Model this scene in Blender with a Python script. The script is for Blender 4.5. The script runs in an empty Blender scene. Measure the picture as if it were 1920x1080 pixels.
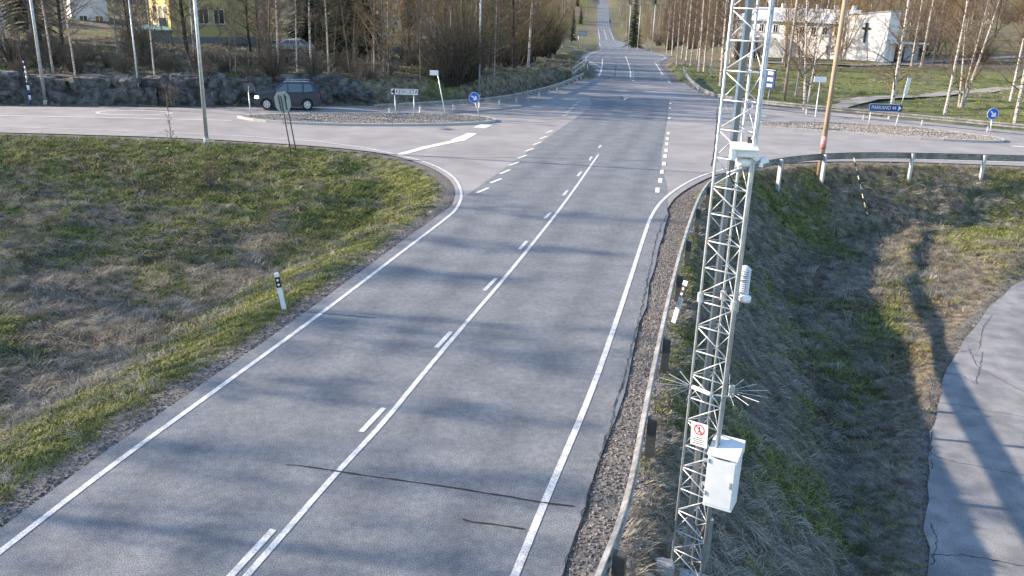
import bpy, bmesh, math, random
import numpy as np
from mathutils import Vector, Matrix, Quaternion
scene = bpy.context.scene
COL = scene.collection
random.seed(7); RNG = np.random.default_rng(11)

# ------------------------------------------------------------------ camera
FPX, HH, ROLL, CAMH = 1580.0, 537.0, math.radians(1.87), 7.2
_L = FPX*FPX/HH
_D = np.array([-_L*math.sin(ROLL)/FPX, _L*math.cos(ROLL)/FPX, 1.0]); _D /= np.linalg.norm(_D)
_up = -_D; _Y = np.array([0, 0, 1.0]) - _up*_up[2]; _Y /= np.linalg.norm(_Y); _X = np.cross(_Y, _up)
R = np.array([_X, _Y, _up])
cam = bpy.data.cameras.new('camera'); camo = bpy.data.objects.new('camera', cam); COL.objects.link(camo)
m = Matrix.Identity(4)
for i in range(3):
    m[i][0] = R[i, 0]; m[i][1] = -R[i, 1]; m[i][2] = -R[i, 2]
m[2][3] = CAMH
camo.matrix_world = m
cam.sensor_width = 36; cam.lens = FPX/1920*36; cam.clip_start = .1; cam.clip_end = 4000
scene.camera = camo
# ------------------------------------------------------------------ sky, sun, exposure
SUN_EL = math.radians(21.3); SH = Vector((2.53, -.38, -1.0))      # direction the light travels
w = bpy.data.worlds.new('World'); scene.world = w; w.use_nodes = True
nt = w.node_tree; nt.nodes.clear()
sky = nt.nodes.new('ShaderNodeTexSky'); sky.sky_type = 'NISHITA'; sky.sun_disc = False
sky.sun_elevation = SUN_EL; sky.sun_rotation = math.atan2(-SH.x, -SH.y)
sky.air_density = 1.0; sky.dust_density = .3; sky.ozone_density = 2.2
bg = nt.nodes.new('ShaderNodeBackground'); bg.inputs[1].default_value = .15
wo = nt.nodes.new('ShaderNodeOutputWorld')
nt.links.new(sky.outputs[0], bg.inputs[0]); nt.links.new(bg.outputs[0], wo.inputs[0])
sl = bpy.data.lights.new('sun', 'SUN'); sl.energy = 5.0; sl.angle = math.radians(.55); sl.color = (1.0, .82, .63)
so = bpy.data.objects.new('sun', sl); COL.objects.link(so); so.rotation_euler = SH.to_track_quat('-Z', 'Y').to_euler()
so.location = (-60, 10, 40)
vs = scene.view_settings; vs.view_transform = 'Standard'; vs.look = 'None'; vs.exposure = 1.38; vs.gamma = 1
vs.use_curve_mapping = False
scene.cycles.max_bounces = 4; scene.cycles.transparent_max_bounces = 4; scene.cycles.use_denoising = True

# ------------------------------------------------------------------ picture <-> place helpers
def ray(px, py):
    return R @ np.array([(px-960)/FPX, (py-540)/FPX, 1.0])
def at(px, py, z=0.0):
    d = ray(px, py); t = (z-CAMH)/d[2]
    return Vector((d[0]*t, d[1]*t, z))
def at_plane(px, py, Y):
    d = ray(px, py); t = Y/d[1]
    return Vector((d[0]*t, Y, CAMH+d[2]*t))
def proj(P):
    c = R.T @ (np.array(P, float)-np.array([0, 0, CAMH]))
    return 960+FPX*c[0]/c[2], 540+FPX*c[1]/c[2]
_zy = np.array([-100, 80, 103, 150, 205, 300, 415, 480, 545, 640, 760, 1000.])
_zz = np.array([0, 0, -.35, -1.05, -2.0, -6.8, -9.9, -9.2, -6.9, 4.0, 16, 30.])
def _smooth(y):
    return np.interp(y, _zy, _zz)
_ty = np.arange(-100, 1000, 2.0); _tz = _smooth(_ty)
for _ in range(60): _tz[1:-1] = (_tz[:-2]+2*_tz[1:-1]+_tz[2:])/4
_tz[_ty < 72] = 0
def zr(y): return np.interp(y, _ty, _tz)
def atroad(px, py, mx=900):
    d = ray(px, py); Y = np.arange(4, mx, .25); z = CAMH+d[2]/d[1]*Y
    h = np.nonzero(z < zr(Y))[0]
    if len(h) == 0: Yh = mx
    else: Yh = Y[h[0]]
    if Yh < 70: return at(px, py, 0)
    return Vector((d[0]/d[1]*Yh, Yh, float(zr(Yh))))

# ------------------------------------------------------------------ materials
MATS = {}
def M(name, c1, c2=None, scale=5.0, rough=.8, metal=0.0, bump=0.0, bscale=None, pos=(.35, .65), coords='obj', stretch=None,
      detail=5, speck=None, spec=.4, emit=0, patch=None, trans=0):
    if name in MATS: return MATS[name]
    mt = bpy.data.materials.new(name); mt.use_nodes = True; MATS[name] = mt
    n = mt.node_tree; N = n.nodes; L = n.links
    b = N['Principled BSDF']; b.inputs['Roughness'].default_value = rough; b.inputs['Metallic'].default_value = metal
    b.inputs['Specular IOR Level'].default_value = spec
    b.inputs['Base Color'].default_value = (*c1, 1)
    if emit:
        b.inputs['Emission Color'].default_value = (*c1, 1); b.inputs['Emission Strength'].default_value = emit
    if coords == 'obj':
        vec = N.new('ShaderNodeTexCoord').outputs['Object']
    else:
        vec = N.new('ShaderNodeNewGeometry').outputs['Position']
    if stretch:
        mp = N.new('ShaderNodeMapping'); mp.inputs['Scale'].default_value = stretch; L.new(vec, mp.inputs[0]); vec = mp.outputs[0]
    col = None
    if c2 is not None:
        ns = N.new('ShaderNodeTexNoise'); ns.inputs['Scale'].default_value = scale; ns.inputs['Detail'].default_value = detail
        L.new(vec, ns.inputs['Vector'])
        rp = N.new('ShaderNodeValToRGB'); rp.color_ramp.elements[0].position = pos[0]; rp.color_ramp.elements[1].position = pos[1]
        rp.color_ramp.elements[0].color = (*c1, 1); rp.color_ramp.elements[1].color = (*c2, 1)
        L.new(ns.outputs[0], rp.inputs[0]); col = rp.outputs[0]
    for sp in ([speck] if speck else [])+([patch] if patch else []):
        sc_, lo, hi, p0, p1 = sp
        n2 = N.new('ShaderNodeTexNoise'); n2.inputs['Scale'].default_value = sc_; n2.inputs['Detail'].default_value = 2; L.new(vec, n2.inputs['Vector'])
        mr = N.new('ShaderNodeMapRange'); mr.inputs[1].default_value = p0; mr.inputs[2].default_value = p1; mr.inputs[3].default_value = lo; mr.inputs[4].default_value = hi
        L.new(n2.outputs[0], mr.inputs[0])
        mx = N.new('ShaderNodeMix'); mx.data_type = 'RGBA'; mx.blend_type = 'MULTIPLY'; mx.inputs[0].default_value = 1
        if col is None: mx.inputs[6].default_value = (*c1, 1)
        else: L.new(col, mx.inputs[6])
        L.new(mr.outputs[0], mx.inputs[7]); col = mx.outputs[2]
    if col is not None: L.new(col, b.inputs['Base Color'])
    if bump:
        n3 = N.new('ShaderNodeTexNoise'); n3.inputs['Scale'].default_value = bscale or scale*3; n3.inputs['Detail'].default_value = 4; L.new(vec, n3.inputs['Vector'])
        bp = N.new('ShaderNodeBump'); bp.inputs['Strength'].default_value = 1.0; bp.inputs['Distance'].default_value = bump
        L.new(n3.outputs[0], bp.inputs['Height']); L.new(bp.outputs[0], b.inputs['Normal'])
    if trans:
        b.inputs['Transmission Weight'].default_value = trans
    return mt

ASPH = M('asphalt_main', (.130, .143, .158), (.176, .188, .202), 1.1, .85, coords='pos', speck=(52, .42, 1.58, .3, .7), patch=(7, .84, 1.16, .3, .7), bump=.003, bscale=40)
ASPC = M('asphalt_cross', (.238, .228, .226), (.282, .270, .266), .8, .85, coords='pos', speck=(40, .78, 1.2, .3, .7), patch=(.2, .9, 1.08, .35, .65), bump=.004, bscale=60)
ASPP = M('asphalt_path', (.165, .168, .175), (.245, .242, .242), 1.4, .9, coords='pos', speck=(45, .62, 1.35, .3, .7), patch=(2.2, .82, 1.12, .32, .65), bump=.004, bscale=80)
PAINT = M('road_paint', (.42, .42, .42), (.66, .66, .65), 5, .7, coords='pos', pos=(.3, .6), speck=(38, .55, 1.08, .3, .55))
PAINTY = M('road_paint_worn', (.52, .51, .42), (.76, .75, .64), 6, .7, coords='pos', pos=(.3, .6), speck=(30, .6, 1.08, .3, .52))
CRACK = M('crack_tar', (.025, .024, .026), rough=.9)
GALV = M('galvanised_steel', (.40, .42, .44), (.56, .58, .60), 9, .45, .5, spec=.5)
GALVD = M('galvanised_dull', (.36, .38, .39), (.50, .52, .53), 5, .55, .45)
RAILM = M('rail_steel', (.20, .195, .185), (.34, .33, .31), 2.2, .55, .4, speck=(9, .75, 1.15, .35, .6))
WOODP = M('pole_wood', (.30, .21, .145), (.40, .295, .21), 9, .85, stretch=(6, 6, .5), speck=(4, .8, 1.1, .35, .6))
WOODG = M('pole_wood_grey', (.26, .21, .165), (.34, .28, .22), 9, .85, stretch=(6, 6, .5))
CONC = M('concrete', (.34, .325, .31), (.44, .43, .41), 8, .9, bump=.01)
KERB = M('kerb_granite', (.36, .34, .33), (.47, .45, .43), 14, .85, coords='pos')
WHITE = M('white_enamel', (.66, .67, .69), (.74, .75, .76), 5, .4)
WHITEP = M('white_plastic', (.78, .78, .78), rough=.45)
BLACK = M('black_paint', (.015, .015, .016), rough=.5)
DARKP = M('dark_post', (.055, .052, .05), (.09, .085, .08), 12, .7)
BLUE = M('sign_blue', (.01, .10, .50), rough=.4)
DBLUE = M('sign_dark_blue', (.012, .045, .17), rough=.4)
RED = M('sign_red', (.55, .02, .03), rough=.4)
PINK = M('poster_pink', (.60, .20, .20), (.68, .32, .32), 12, .7)
SGREY = M('sign_back_grey', (.34, .36, .34), (.42, .44, .42), 4, .5, .3)
CARG = M('car_glass', (.07, .095, .12), rough=.06, spec=.9)
GLASS = M('dark_glass', (.02, .025, .03), rough=.08, spec=.7)
LAMPG = M('lamp_glass', (.80, .83, .86), rough=.1, spec=.8)
RUBBER = M('tyre_rubber', (.02, .02, .021), rough=.8)

# ------------------------------------------------------------------ mesh helpers
class MB:
    def __init__(s): s.v = []; s.f = []; s.mi = []
    def add(s, vs, fs, mi=0):
        o = len(s.v); s.v += [tuple(p) for p in vs]; s.f += [tuple(i+o for i in f) for f in fs]; s.mi += [mi]*len(fs); return s
    def box(s, c, size, rot=None, mi=0, taper=1.0):
        sx, sy, sz = [a/2 for a in size]; c = Vector(c); vs = []
        for z in (-1, 1):
            k = taper if z > 0 else 1
            for x, y in ((-1, -1), (1, -1), (1, 1), (-1, 1)):
                p = Vector((x*sx*k, y*sy*k, z*sz)); vs.append(c+(rot @ p if rot else p))
        return s.add(vs, [(3, 2, 1, 0), (4, 5, 6, 7), (0, 1, 5, 4), (1, 2, 6, 5), (2, 3, 7, 6), (3, 0, 4, 7)], mi)
    def tube(s, pts, rad, n=8, cap=True, mi=0):
        pts = [Vector(p) for p in pts]
        if not hasattr(rad, '__len__'): rad = [rad]*len(pts)
        vs = []; fs = []; ref = None
        for i, p in enumerate(pts):
            t = (pts[min(i+1, len(pts)-1)]-pts[max(i-1, 0)]).normalized()
            if ref is None or abs(ref.dot(t)) > .95: ref = Vector((0, 0, 1)) if abs(t.z) < .8 else Vector((1, 0, 0))
            u = t.cross(ref).normalized(); v = t.cross(u).normalized(); ref = ref if abs(t.z) < .8 else u.cross(t)*-1
            if abs(t.z) >= .8: ref = Vector((1, 0, 0)); u = t.cross(ref).normalized(); v = t.cross(u).normalized()
            for k in range(n):
                a = 2*math.pi*k/n; vs.append(p+(u*math.cos(a)+v*math.sin(a))*rad[i])
        for i in range(len(pts)-1):
            for k in range(n):
                a, b = i*n+k, i*n+(k+1) % n; fs.append((a, b, b+n, a+n))
        if cap: fs.append(tuple(range(n))[::-1]); fs.append(tuple(range((len(pts)-1)*n, len(pts)*n)))
        return s.add(vs, fs, mi)
    def prism(s, poly, ax0, ax1, nrm, org, th, mi=0):
        """polygon in the plane (ax0, ax1) at org, extruded by th along nrm"""
        o = Vector(org); A = Vector(ax0); B = Vector(ax1); Nn = Vector(nrm); n = len(poly)
        vs = [o+A*x+B*y for x, y in poly]+[o+A*x+B*y+Nn*th for x, y in poly]
        fs = [tuple(range(n))[::-1], tuple(range(n, 2*n))]+[(i, (i+1) % n, (i+1) % n+n, i+n) for i in range(n)]
        return s.add(vs, fs, mi)
    def mesh(s, name, mats, smooth=False):
        me = bpy.data.meshes.new(name); me.from_pydata(s.v, [], s.f)
        for mm in (mats if isinstance(mats, (list, tuple)) else [mats]): me.materials.append(mm)
        if any(s.mi): me.polygons.foreach_set('material_index', s.mi)
        if smooth: me.polygons.foreach_set('use_smooth', [True]*len(me.polygons))
        bm = bmesh.new(); bm.from_mesh(me); bmesh.ops.recalc_face_normals(bm, faces=bm.faces); bm.to_mesh(me); bm.free()
        return me
    def build(s, name, mats, parent=None, smooth=False, bevel=0):
        me = s.mesh(name, mats, smooth)
        o = bpy.data.objects.new(name, me); COL.objects.link(o)
        if bevel:
            md = o.modifiers.new('bevel', 'BEVEL'); md.width = bevel; md.segments = 2; md.limit_method = 'ANGLE'; md.angle_limit = math.radians(35)
        if parent: o.parent = parent
        return o
def tag(o, label=None, cat=None, group=None, kind=None):
    if label: o['label'] = label
    if cat: o['category'] = cat
    if group: o['group'] = group
    if kind: o['kind'] = kind
    return o
def thing(name, label, cat, loc=(0, 0, 0), rz=0, group=None):
    o = bpy.data.objects.new(name, None); COL.objects.link(o); o.location = loc; o.rotation_euler = (0, 0, rz); o.empty_display_size = .2
    return tag(o, label, cat, group)
def copy_tree(o, parent=None):
    c = o.copy(); COL.objects.link(c)
    if parent: c.parent = parent
    for ch in o.children: copy_tree(ch, c)
    return c
_fc = {}
def text_mesh(s, size, mat, ext=.003):
    cu = bpy.data.curves.new('txt', 'FONT'); cu.body = s; cu.size = size; cu.extrude = ext; cu.align_x = 'CENTER'; cu.align_y = 'CENTER'
    o = bpy.data.objects.new('txt', cu); COL.objects.link(o); bpy.context.view_layer.update()
    me = bpy.data.meshes.new_from_object(o.evaluated_get(bpy.context.evaluated_depsgraph_get()))
    bpy.data.objects.remove(o); bpy.data.curves.remove(cu)
    me.materials.clear(); me.materials.append(mat); return me
def orient(ax0, ax1):
    a = Vector(ax0).normalized(); b = (Vector(ax1)-a*a.dot(Vector(ax1))).normalized(); c = a.cross(b)
    return Matrix((a, b, c)).transposed()
_tab = RNG.random((256, 256))
def vnoise(x, y, s, seed=0):
    x = np.asarray(x)*s+seed*17.3; y = np.asarray(y)*s+seed*9.7
    xi = np.floor(x).astype(int); yi = np.floor(y).astype(int); fx = x-xi; fy = y-yi
    fx = fx*fx*(3-2*fx); fy = fy*fy*(3-2*fy)
    g = lambda a, b: _tab[a & 255, b & 255]
    return (g(xi, yi)*(1-fx)+g(xi+1, yi)*fx)*(1-fy)+(g(xi, yi+1)*(1-fx)+g(xi+1, yi+1)*fx)*fy
def fbm(x, y, s, o=4, seed=0):
    r = 0; a = .5
    for k in range(o): r = r+a*vnoise(x, y, s*2**k, seed+k); a *= .5
    return r/(1-.5**o)
# ------------------------------------------------------------------ roads
def dens(pts, step):
    out = [Vector(pts[0])]
    for a, b in zip(pts[:-1], pts[1:]):
        a = Vector(a); b = Vector(b); n = max(1, int((b-a).length/step))
        for i in range(1, n+1): out.append(a.lerp(b, i/n))
    return out
def smooth_line(pts, it=2):
    p = [Vector(q) for q in pts]
    for _ in range(it):
        q = [p[0]]
        for a, b in zip(p[:-1], p[1:]): q += [a.lerp(b, .25), a.lerp(b, .75)]
        q.append(p[-1]); p = q
    return p
def offset(pts, d):
    out = []
    for i, p in enumerate(pts):
        t = (pts[min(i+1, len(pts)-1)]-pts[max(i-1, 0)]); t = Vector((t.x, t.y, 0)).normalized()
        out.append(p+Vector((t.y, -t.x, 0))*d)
    return out
Lpx = [(0, 1035), (200, 880), (400, 735), (600, 590), (750, 475), (835, 411)]
Rpx = [(965, 1080), (1030, 920), (1110, 735), (1170, 560), (1205, 450), (1222, 400)]
Lw = [at(*p) for p in Lpx]; Rw = [at(*p) for p in Rpx]
def back(w, Y):
    d = (w[1]-w[0]); return w[0]+d*((Y-w[0].y)/d.y)
Lfar = [atroad(*p) for p in [(1107, 166), (1123, 145), (1130, 125), (1130, 105), (1125, 82)]]
Rfar = [atroad(*p) for p in [(1252, 152), (1230, 118), (1199, 93), (1176, 79)]]
def depthpt(px, py, Z):
    d = ray(px, py); return Vector((d[0]*Z, d[1]*Z, CAMH+d[2]*Z))
FL = [(1124.5, 74, 415), (1121, 50, 545), (1121.5, 15, 640)]; FR = [(1151, 74, 415), (1141, 50, 545), (1139, 15, 640)]
Lfar += [depthpt(*p) for p in FL]; Rfar += [depthpt(*p) for p in FR]
Lfar.append(Lfar[-1]+(Lfar[-1]-Lfar[-2])*2); Rfar.append(Rfar[-1]+(Rfar[-1]-Rfar[-2])*2)
Lfar = [p for i, p in enumerate(Lfar)]; Rfar = [p for p in Rfar]
Lall = [back(Lw, -12)]+Lw+[Lfar[0]+Vector((-.5, -14, 0))]+Lfar
Rall = [back(Rw, -12)]+Rw+[Vector((6.8, 42, 0)), Vector((10.5, 62, 0))]+Rfar
LY = np.array([p.y for p in Lall]); LX = np.array([p.x for p in Lall]); RY = np.array([p.y for p in Rall]); RX = np.array([p.x for p in Rall])
Ym = np.concatenate([np.arange(-12, 100, 1.0), np.arange(100, 320, 4.0), np.arange(320, 760, 10.0)])
mL = np.interp(Ym, LY, LX)-.42; mR = np.interp(Ym, RY, RX)+np.where(Ym < 38, .62, .4)
for bay, arr, f_ in (([(1128, 95), (1112, 98), (1100, 105), (1096, 112), (1108, 119), (1126, 130)], mL, np.minimum), ([(1203, 95), (1237, 100), (1253, 107), (1245, 112), (1229, 117)], mR, np.maximum)):
    bp_ = [atroad(*q) for q in bay]; bp_.sort(key=lambda q: q.y); sel = (Ym > bp_[0].y) & (Ym < bp_[-1].y)
    arr[sel] = f_(arr[sel], np.interp(Ym[sel], [q.y for q in bp_], [q.x for q in bp_])+(-.5 if f_ is np.minimum else .5))
for arr in (mL, mR):
    for _ in range(3): arr[45:-1] = (arr[44:-2]+2*arr[45:-1]+arr[46:])/4
edgeL = mL+np.where(Ym < 30, (fbm(Ym, Ym*0+3, .8, 3)-.5)*.14, 0); edgeR = mR+np.where(Ym < 34, (fbm(Ym, Ym*0+8, .7, 3)-.5)*.22, 0)
mb = MB(); nC = 41; TRK = []
vs = []; fs = []
for i, y in enumerate(Ym):
    for k in range(nC):
        t = k/(nC-1); wl = (edgeR[i]-edgeL[i])*t-.5; TRK.append(max(math.exp(-((wl-c_)/.38)**2) for c_ in (.85, 2.45, 4.25, 5.9))); vs.append((edgeL[i]*(1-t)+edgeR[i]*t, y, float(zr(y))))
for i in range(len(Ym)-1):
    for k in range(nC-1): a = i*nC+k; fs.append((a, a+1, a+1+nC, a+nC))
mb.add(vs, fs); main_road = tag(mb.build('main_road', ASPH), kind='structure')
ta = main_road.data.attributes.new('track', 'FLOAT', 'POINT'); ta.data.foreach_set('value', np.array(TRK, np.float32))
_n = ASPH.node_tree; _b = _n.nodes['Principled BSDF']; _src = _b.inputs['Base Color'].links[0].from_socket
_a = _n.nodes.new('ShaderNodeAttribute'); _a.attribute_name = 'track'; _ns = _n.nodes.new('ShaderNodeTexNoise'); _ns.inputs['Scale'].default_value = .35; _g = _n.nodes.new('ShaderNodeNewGeometry'); _n.links.new(_g.outputs['Position'], _ns.inputs['Vector'])
_m = _n.nodes.new('ShaderNodeMath'); _m.operation = 'MULTIPLY'; _n.links.new(_a.outputs['Fac'], _m.inputs[0]); _n.links.new(_ns.outputs[0], _m.inputs[1])
_x = _n.nodes.new('ShaderNodeMix'); _x.data_type = 'RGBA'; _x.blend_type = 'MULTIPLY'; _n.links.new(_m.outputs[0], _x.inputs[0]); _n.links.new(_src, _x.inputs[6]); _x.inputs[7].default_value = (.66, .67, .69, 1); _n.links.new(_x.outputs[2], _b.inputs['Base Color'])
main_poly = [(mL[i], Ym[i]) for i in range(len(Ym))]+[(mR[i], Ym[i]) for i in range(len(Ym))][::-1]

def sheet(name, poly, z, mat, parent=None):
    from mathutils.geometry import delaunay_2d_cdt
    n = len(poly); v2, _, f2, *_r = delaunay_2d_cdt([Vector((p[0], p[1])) for p in poly], [], [list(range(n))], 1, 1e-5)
    me = bpy.data.meshes.new(name); me.from_pydata([(p.x, p.y, z) for p in v2], [], f2); me.materials.append(mat)
    if sum(f.normal.z for f in me.polygons) < 0: me.flip_normals()
    o = bpy.data.objects.new(name, me); COL.objects.link(o)
    if parent: o.parent = parent
    return o
c1 = smooth_line([at(*p) for p in [(0, 248), (330, 257), (560, 271), (690, 282), (760, 296), (825, 320), (858, 352), (846, 392), (826, 424)]])
c2 = smooth_line([at(*p) for p in [(1226, 440), (1246, 398), (1268, 366), (1312, 340), (1350, 324), (1430, 307), (1560, 302), (1700, 303), (1920, 311)]])
c3 = smooth_line([at(*p) for p in [(1920, 247), (1750, 230), (1600, 214), (1500, 205), (1420, 197), (1345, 184), (1300, 168), (1284, 156)]])
c4 = smooth_line([at(*p) for p in [(1108, 150), (1092, 148), (1060, 160), (1000, 178), (900, 192), (760, 198), (600, 200), (400, 202.5), (0, 199.5)]])
e1 = c1[0]+Vector((-60, -1.5, 0)); e2 = c2[-1]+Vector((60, 3, 0)); e3 = c3[0]+Vector((60, -6, 0)); e4 = c4[-1]+Vector((-60, -9, 0))
cross_pts = [e1]+c1+c2+[e2, e3]+c3+c4+[e4]
cross_poly = [(p.x, p.y) for p in cross_pts]
cross_road = tag(sheet('cross_road', cross_poly, -.005, ASPC), kind='structure')
PZ = -2.4
pl = [at(*p, PZ) for p in [(1745, 1080), (1738, 950), (1741, 850), (1757, 750), (1790, 662), (1840, 592), (1888, 547), (1920, 522)]]
pl = smooth_line([pl[0]+(pl[0]-pl[1])*5+Vector((-.5, 0, 0))]+pl+[Vector((25, 34.5, PZ)), Vector((33, 36.5, PZ)), Vector((60, 38, PZ)), Vector((110, 38, PZ))])
pr = offset(pl, 3.1)
pld = dens(pl, .7)
ple = [p+Vector((1, 0, 0))*float((fbm(p.x*3, p.y*3, .8, 3)-.5)*.28) for p in pld]
path_poly = [(p.x, p.y) for p in pl]+[(p.x, p.y) for p in pr][::-1]
path_sheet = tag(sheet('cycle_path', [(p.x, p.y) for p in ple]+[(p.x, p.y) for p in pr][::-1], PZ, ASPP), kind='structure')

# ------------------------------------------------------------------ terrain
def seg_dist(P, poly, closed=True):
    A = np.array(poly); B = np.roll(A, -1, 0)
    if not closed: A = A[:-1]; B = B[:-1]
    d2 = np.full(len(P), 1e18)
    for a, b in zip(A, B):
        ab = b-a; l = ab@ab+1e-9; t = np.clip(((P-a)@ab)/l, 0, 1); q = P-a-t[:, None]*ab; d2 = np.minimum(d2, (q*q).sum(1))
    return np.sqrt(d2)
def inside(P, poly):
    A = np.array(poly); B = np.roll(A, -1, 0); c = np.zeros(len(P), bool); x, y = P[:, 0], P[:, 1]
    for a, b in zip(A, B):
        if a[1] == b[1]: continue
        c ^= ((a[1] > y) != (b[1] > y)) & (x < (b[0]-a[0])*(y-a[1])/(b[1]-a[1])+a[0])
    return c
def pdist(P, poly):
    d = seg_dist(P, poly); d[inside(P, poly)] = 0; return d
CP = []
def cpx(px, py, z): p = at(px, py, z); CP.append((p.x, p.y, z))
for q in [(0, 860, -1.5), (150, 690, -1.6), (330, 560, -1.6), (470, 480, -1.4), (560, 430, -1.0), (100, 500, -1.35), (0, 600, -1.6), (0, 400, -.85), (250, 400, -.9),
          (-300, 600, -1.5), (-300, 400, -.9), (420, 370, -.7), (-500, 900, -1.5), (-300, 1200, -1.4), (620, 360, -.5),
          (1540, 1075, -2.95), (1555, 950, -3.0), (1560, 850, -3.0), (1585, 700, -2.95), (1640, 600, -2.8), (1690, 545, -2.65), (1500, 400, -2.7), (1600, 420, -3.05), (1700, 420, -2.95), (1600, 500, -2.95), (1700, 490, -2.75), (1450, 500, -2.85), (1800, 430, -1.9), (1800, 480, -2.3), (1890, 460, -1.9), (1530, 1300, -2.9)]: cpx(*q)
CP += [(22, 15, -2.4), (30, 28, -2.3), (44, 34, -1.6), (40, 42, -.6), (30, 0, -2.4), (16, 0, -2.4), (60, 30, -1.2), (60, 0, -1.5),
       (-3, -30, -.5), (-40, -20, -.8), (40, -30, -1.8), (-45, 25, -.8), (-70, 25, -.5), (-70, 0, -.4), (-100, 20, 0), (110, 20, -1),
       (20, 75, -.3), (40, 66, -.3), (40, 90, -.1), (60, 80, .0), (60, 130, .3), (40, 130, 0), (100, 100, .6), (100, 160, 3), (60, 180, 2.5), (34, 180, -1.2), (120, 60, .3), (30, 110, -.6), (40, 200, -1.8), (52, 250, -2.5), (33, 235, -3.0), (24, 150, -1.0), (0, 240, -1.5),
       (-35, 62, 1.9), (-20, 63, 1.9), (-10, 66, 1.8), (0, 85, 1.1), (-5, 75, 1.7), (-40, 80, 2.0), (-20, 90, 1.5), (-10, 110, 1.4), (-60, 100, 3.2), (-60, 62, 2.5), (-90, 80, 5), (-30, 130, 3), (2, 120, .6),
       (0, 180, 0), (-80, 150, 8), (-30, 200, 6),
       (44, 415, -9.9), (0, 415, -8), (90, 415, -8), (-80, 415, 2), (170, 415, 2), (25, 300, -6.5), (-40, 300, 2), (100, 300, 1), (57, 545, -6.9), (0, 545, -3), (120, 545, -3), (65, 640, 4), (0, 640, 6), (140, 640, 6), (-80, 640, 14), (220, 640, 14),
       (0, 900, 42), (100, 900, 42), (-300, 300, 16), (300, 300, 14), (-500, 600, 36), (500, 600, 36), (-400, 900, 45), (500, 900, 45), (-300, 0, 5), (300, 0, 2), (600, 200, 12), (-600, 200, 14), (600, 1000, 50), (-600, 1000, 50), (180, 180, 8), (-150, 250, 12), (200, 60, 1), (-180, 60, 4),
       (600, -60, 3), (-600, -60, 4), (0, -60, 0)]
CP = np.array(CP)
def tps(P, CP, lam=.02):
    S = 40.0; C = CP[:, :2]/S; n = len(C)
    def phi(r2): return np.where(r2 > 0, r2*np.log(r2+1e-12), 0)
    d2 = ((C[:, None]-C[None])**2).sum(2); K = phi(d2)+lam*np.eye(n); Pm = np.c_[np.ones(n), C]
    A = np.zeros((n+3, n+3)); A[:n, :n] = K; A[:n, n:] = Pm; A[n:, :n] = Pm.T
    s = np.linalg.solve(A, np.r_[CP[:, 2], 0, 0, 0]); out = np.zeros(len(P)); Q = P/S
    for i in range(n): out += s[i]*phi(((Q-C[i])**2).sum(1))
    return out+s[n]+Q@s[n+1:]
def axis(a, b, st, lo, hi, g=1.12):
    v = list(np.arange(a, b, st)); s = st; x = v[-1]
    while x < hi: s *= g; x += s; v.append(x)
    s = st; x = a; pre = []
    while x > lo: s *= g; x -= s; pre.append(x)
    return np.array(pre[::-1]+v)
gx = axis(-30, 24, .28, -620, 620); gy = axis(5, 60, .3, -60, 1000, 1.035)
GX, GY = np.meshgrid(gx, gy); P = np.c_[GX.ravel(), GY.ravel()]
nz = tps(P, CP)
ramp = np.linspace(0, 1, 2)
dm = pdist(P, main_poly); dc = pdist(P, cross_poly); dp = pdist(P, path_poly)
def clampto(z, d, zro, s, kd, ku): 
    e = np.maximum(0, d-s); return np.clip(z, zro-kd*e, zro+ku*e)
bump_ = (fbm(P[:, 0], P[:, 1], .42, 4, 3)-.5)*.62+(fbm(P[:, 0], P[:, 1], 2.2, 2, 9)-.5)*.10
nz = nz+bump_*np.clip((np.minimum(np.minimum(dm, dc), dp)-.6)/2.5, 0, 1)
side = P[:, 0] > np.interp(P[:, 1], Ym, (mL+mR)/2)
nz = clampto(nz, dp, PZ-.03, .3, .35, .42)
kd = np.where(side, .78, .42); sh = np.where(side, .95, .9)
zmr = zr(P[:, 1])
e = np.maximum(0, dm-sh); nz = np.clip(nz, zmr-.012-kd*e, zmr-.012+.6*e)
sh2 = np.where(side, 1.1, np.where(P[:, 1] > 50, 2.1, .8)); kd2 = np.where(side, .85, .4); ku2 = np.where(side, .5, np.where(P[:, 1] > 50, 2.2, .05))
e = np.maximum(0, dc-sh2); nz = np.clip(nz, -.03-kd2*e, -.03+ku2*e)
ins = np.minimum(np.minimum(dm, dc), dp) <= 0.0
nz[ins] -= .035
near = (~ins) & (np.minimum(np.minimum(dm, dc), dp) < .16); nz[near] -= .008
GZ = nz.reshape(GX.shape)
def gz(x, y):
    x = np.asarray(x, float); y = np.asarray(y, float)
    i = np.clip(np.searchsorted(gx, x)-1, 0, len(gx)-2); j = np.clip(np.searchsorted(gy, y)-1, 0, len(gy)-2)
    fx = (x-gx[i])/(gx[i+1]-gx[i]); fy = (y-gy[j])/(gy[j+1]-gy[j])
    return (GZ[j, i]*(1-fx)+GZ[j, i+1]*fx)*(1-fy)+(GZ[j+1, i]*(1-fx)+GZ[j+1, i+1]*fx)*fy
def hit(px, py):
    d = ray(px, py); Y = np.concatenate([np.arange(4, 120, .1), np.arange(120, 950, .5)]); z = CAMH+d[2]/d[1]*Y; X = d[0]/d[1]*Y
    h = np.nonzero(z < gz(X, Y))[0]; i = h[0] if len(h) else -1
    return Vector((X[i], Y[i], float(gz(X[i], Y[i]))))
def gpt(x, y, dz=0): return Vector((x, y, float(gz(x, y))+dz))
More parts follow.
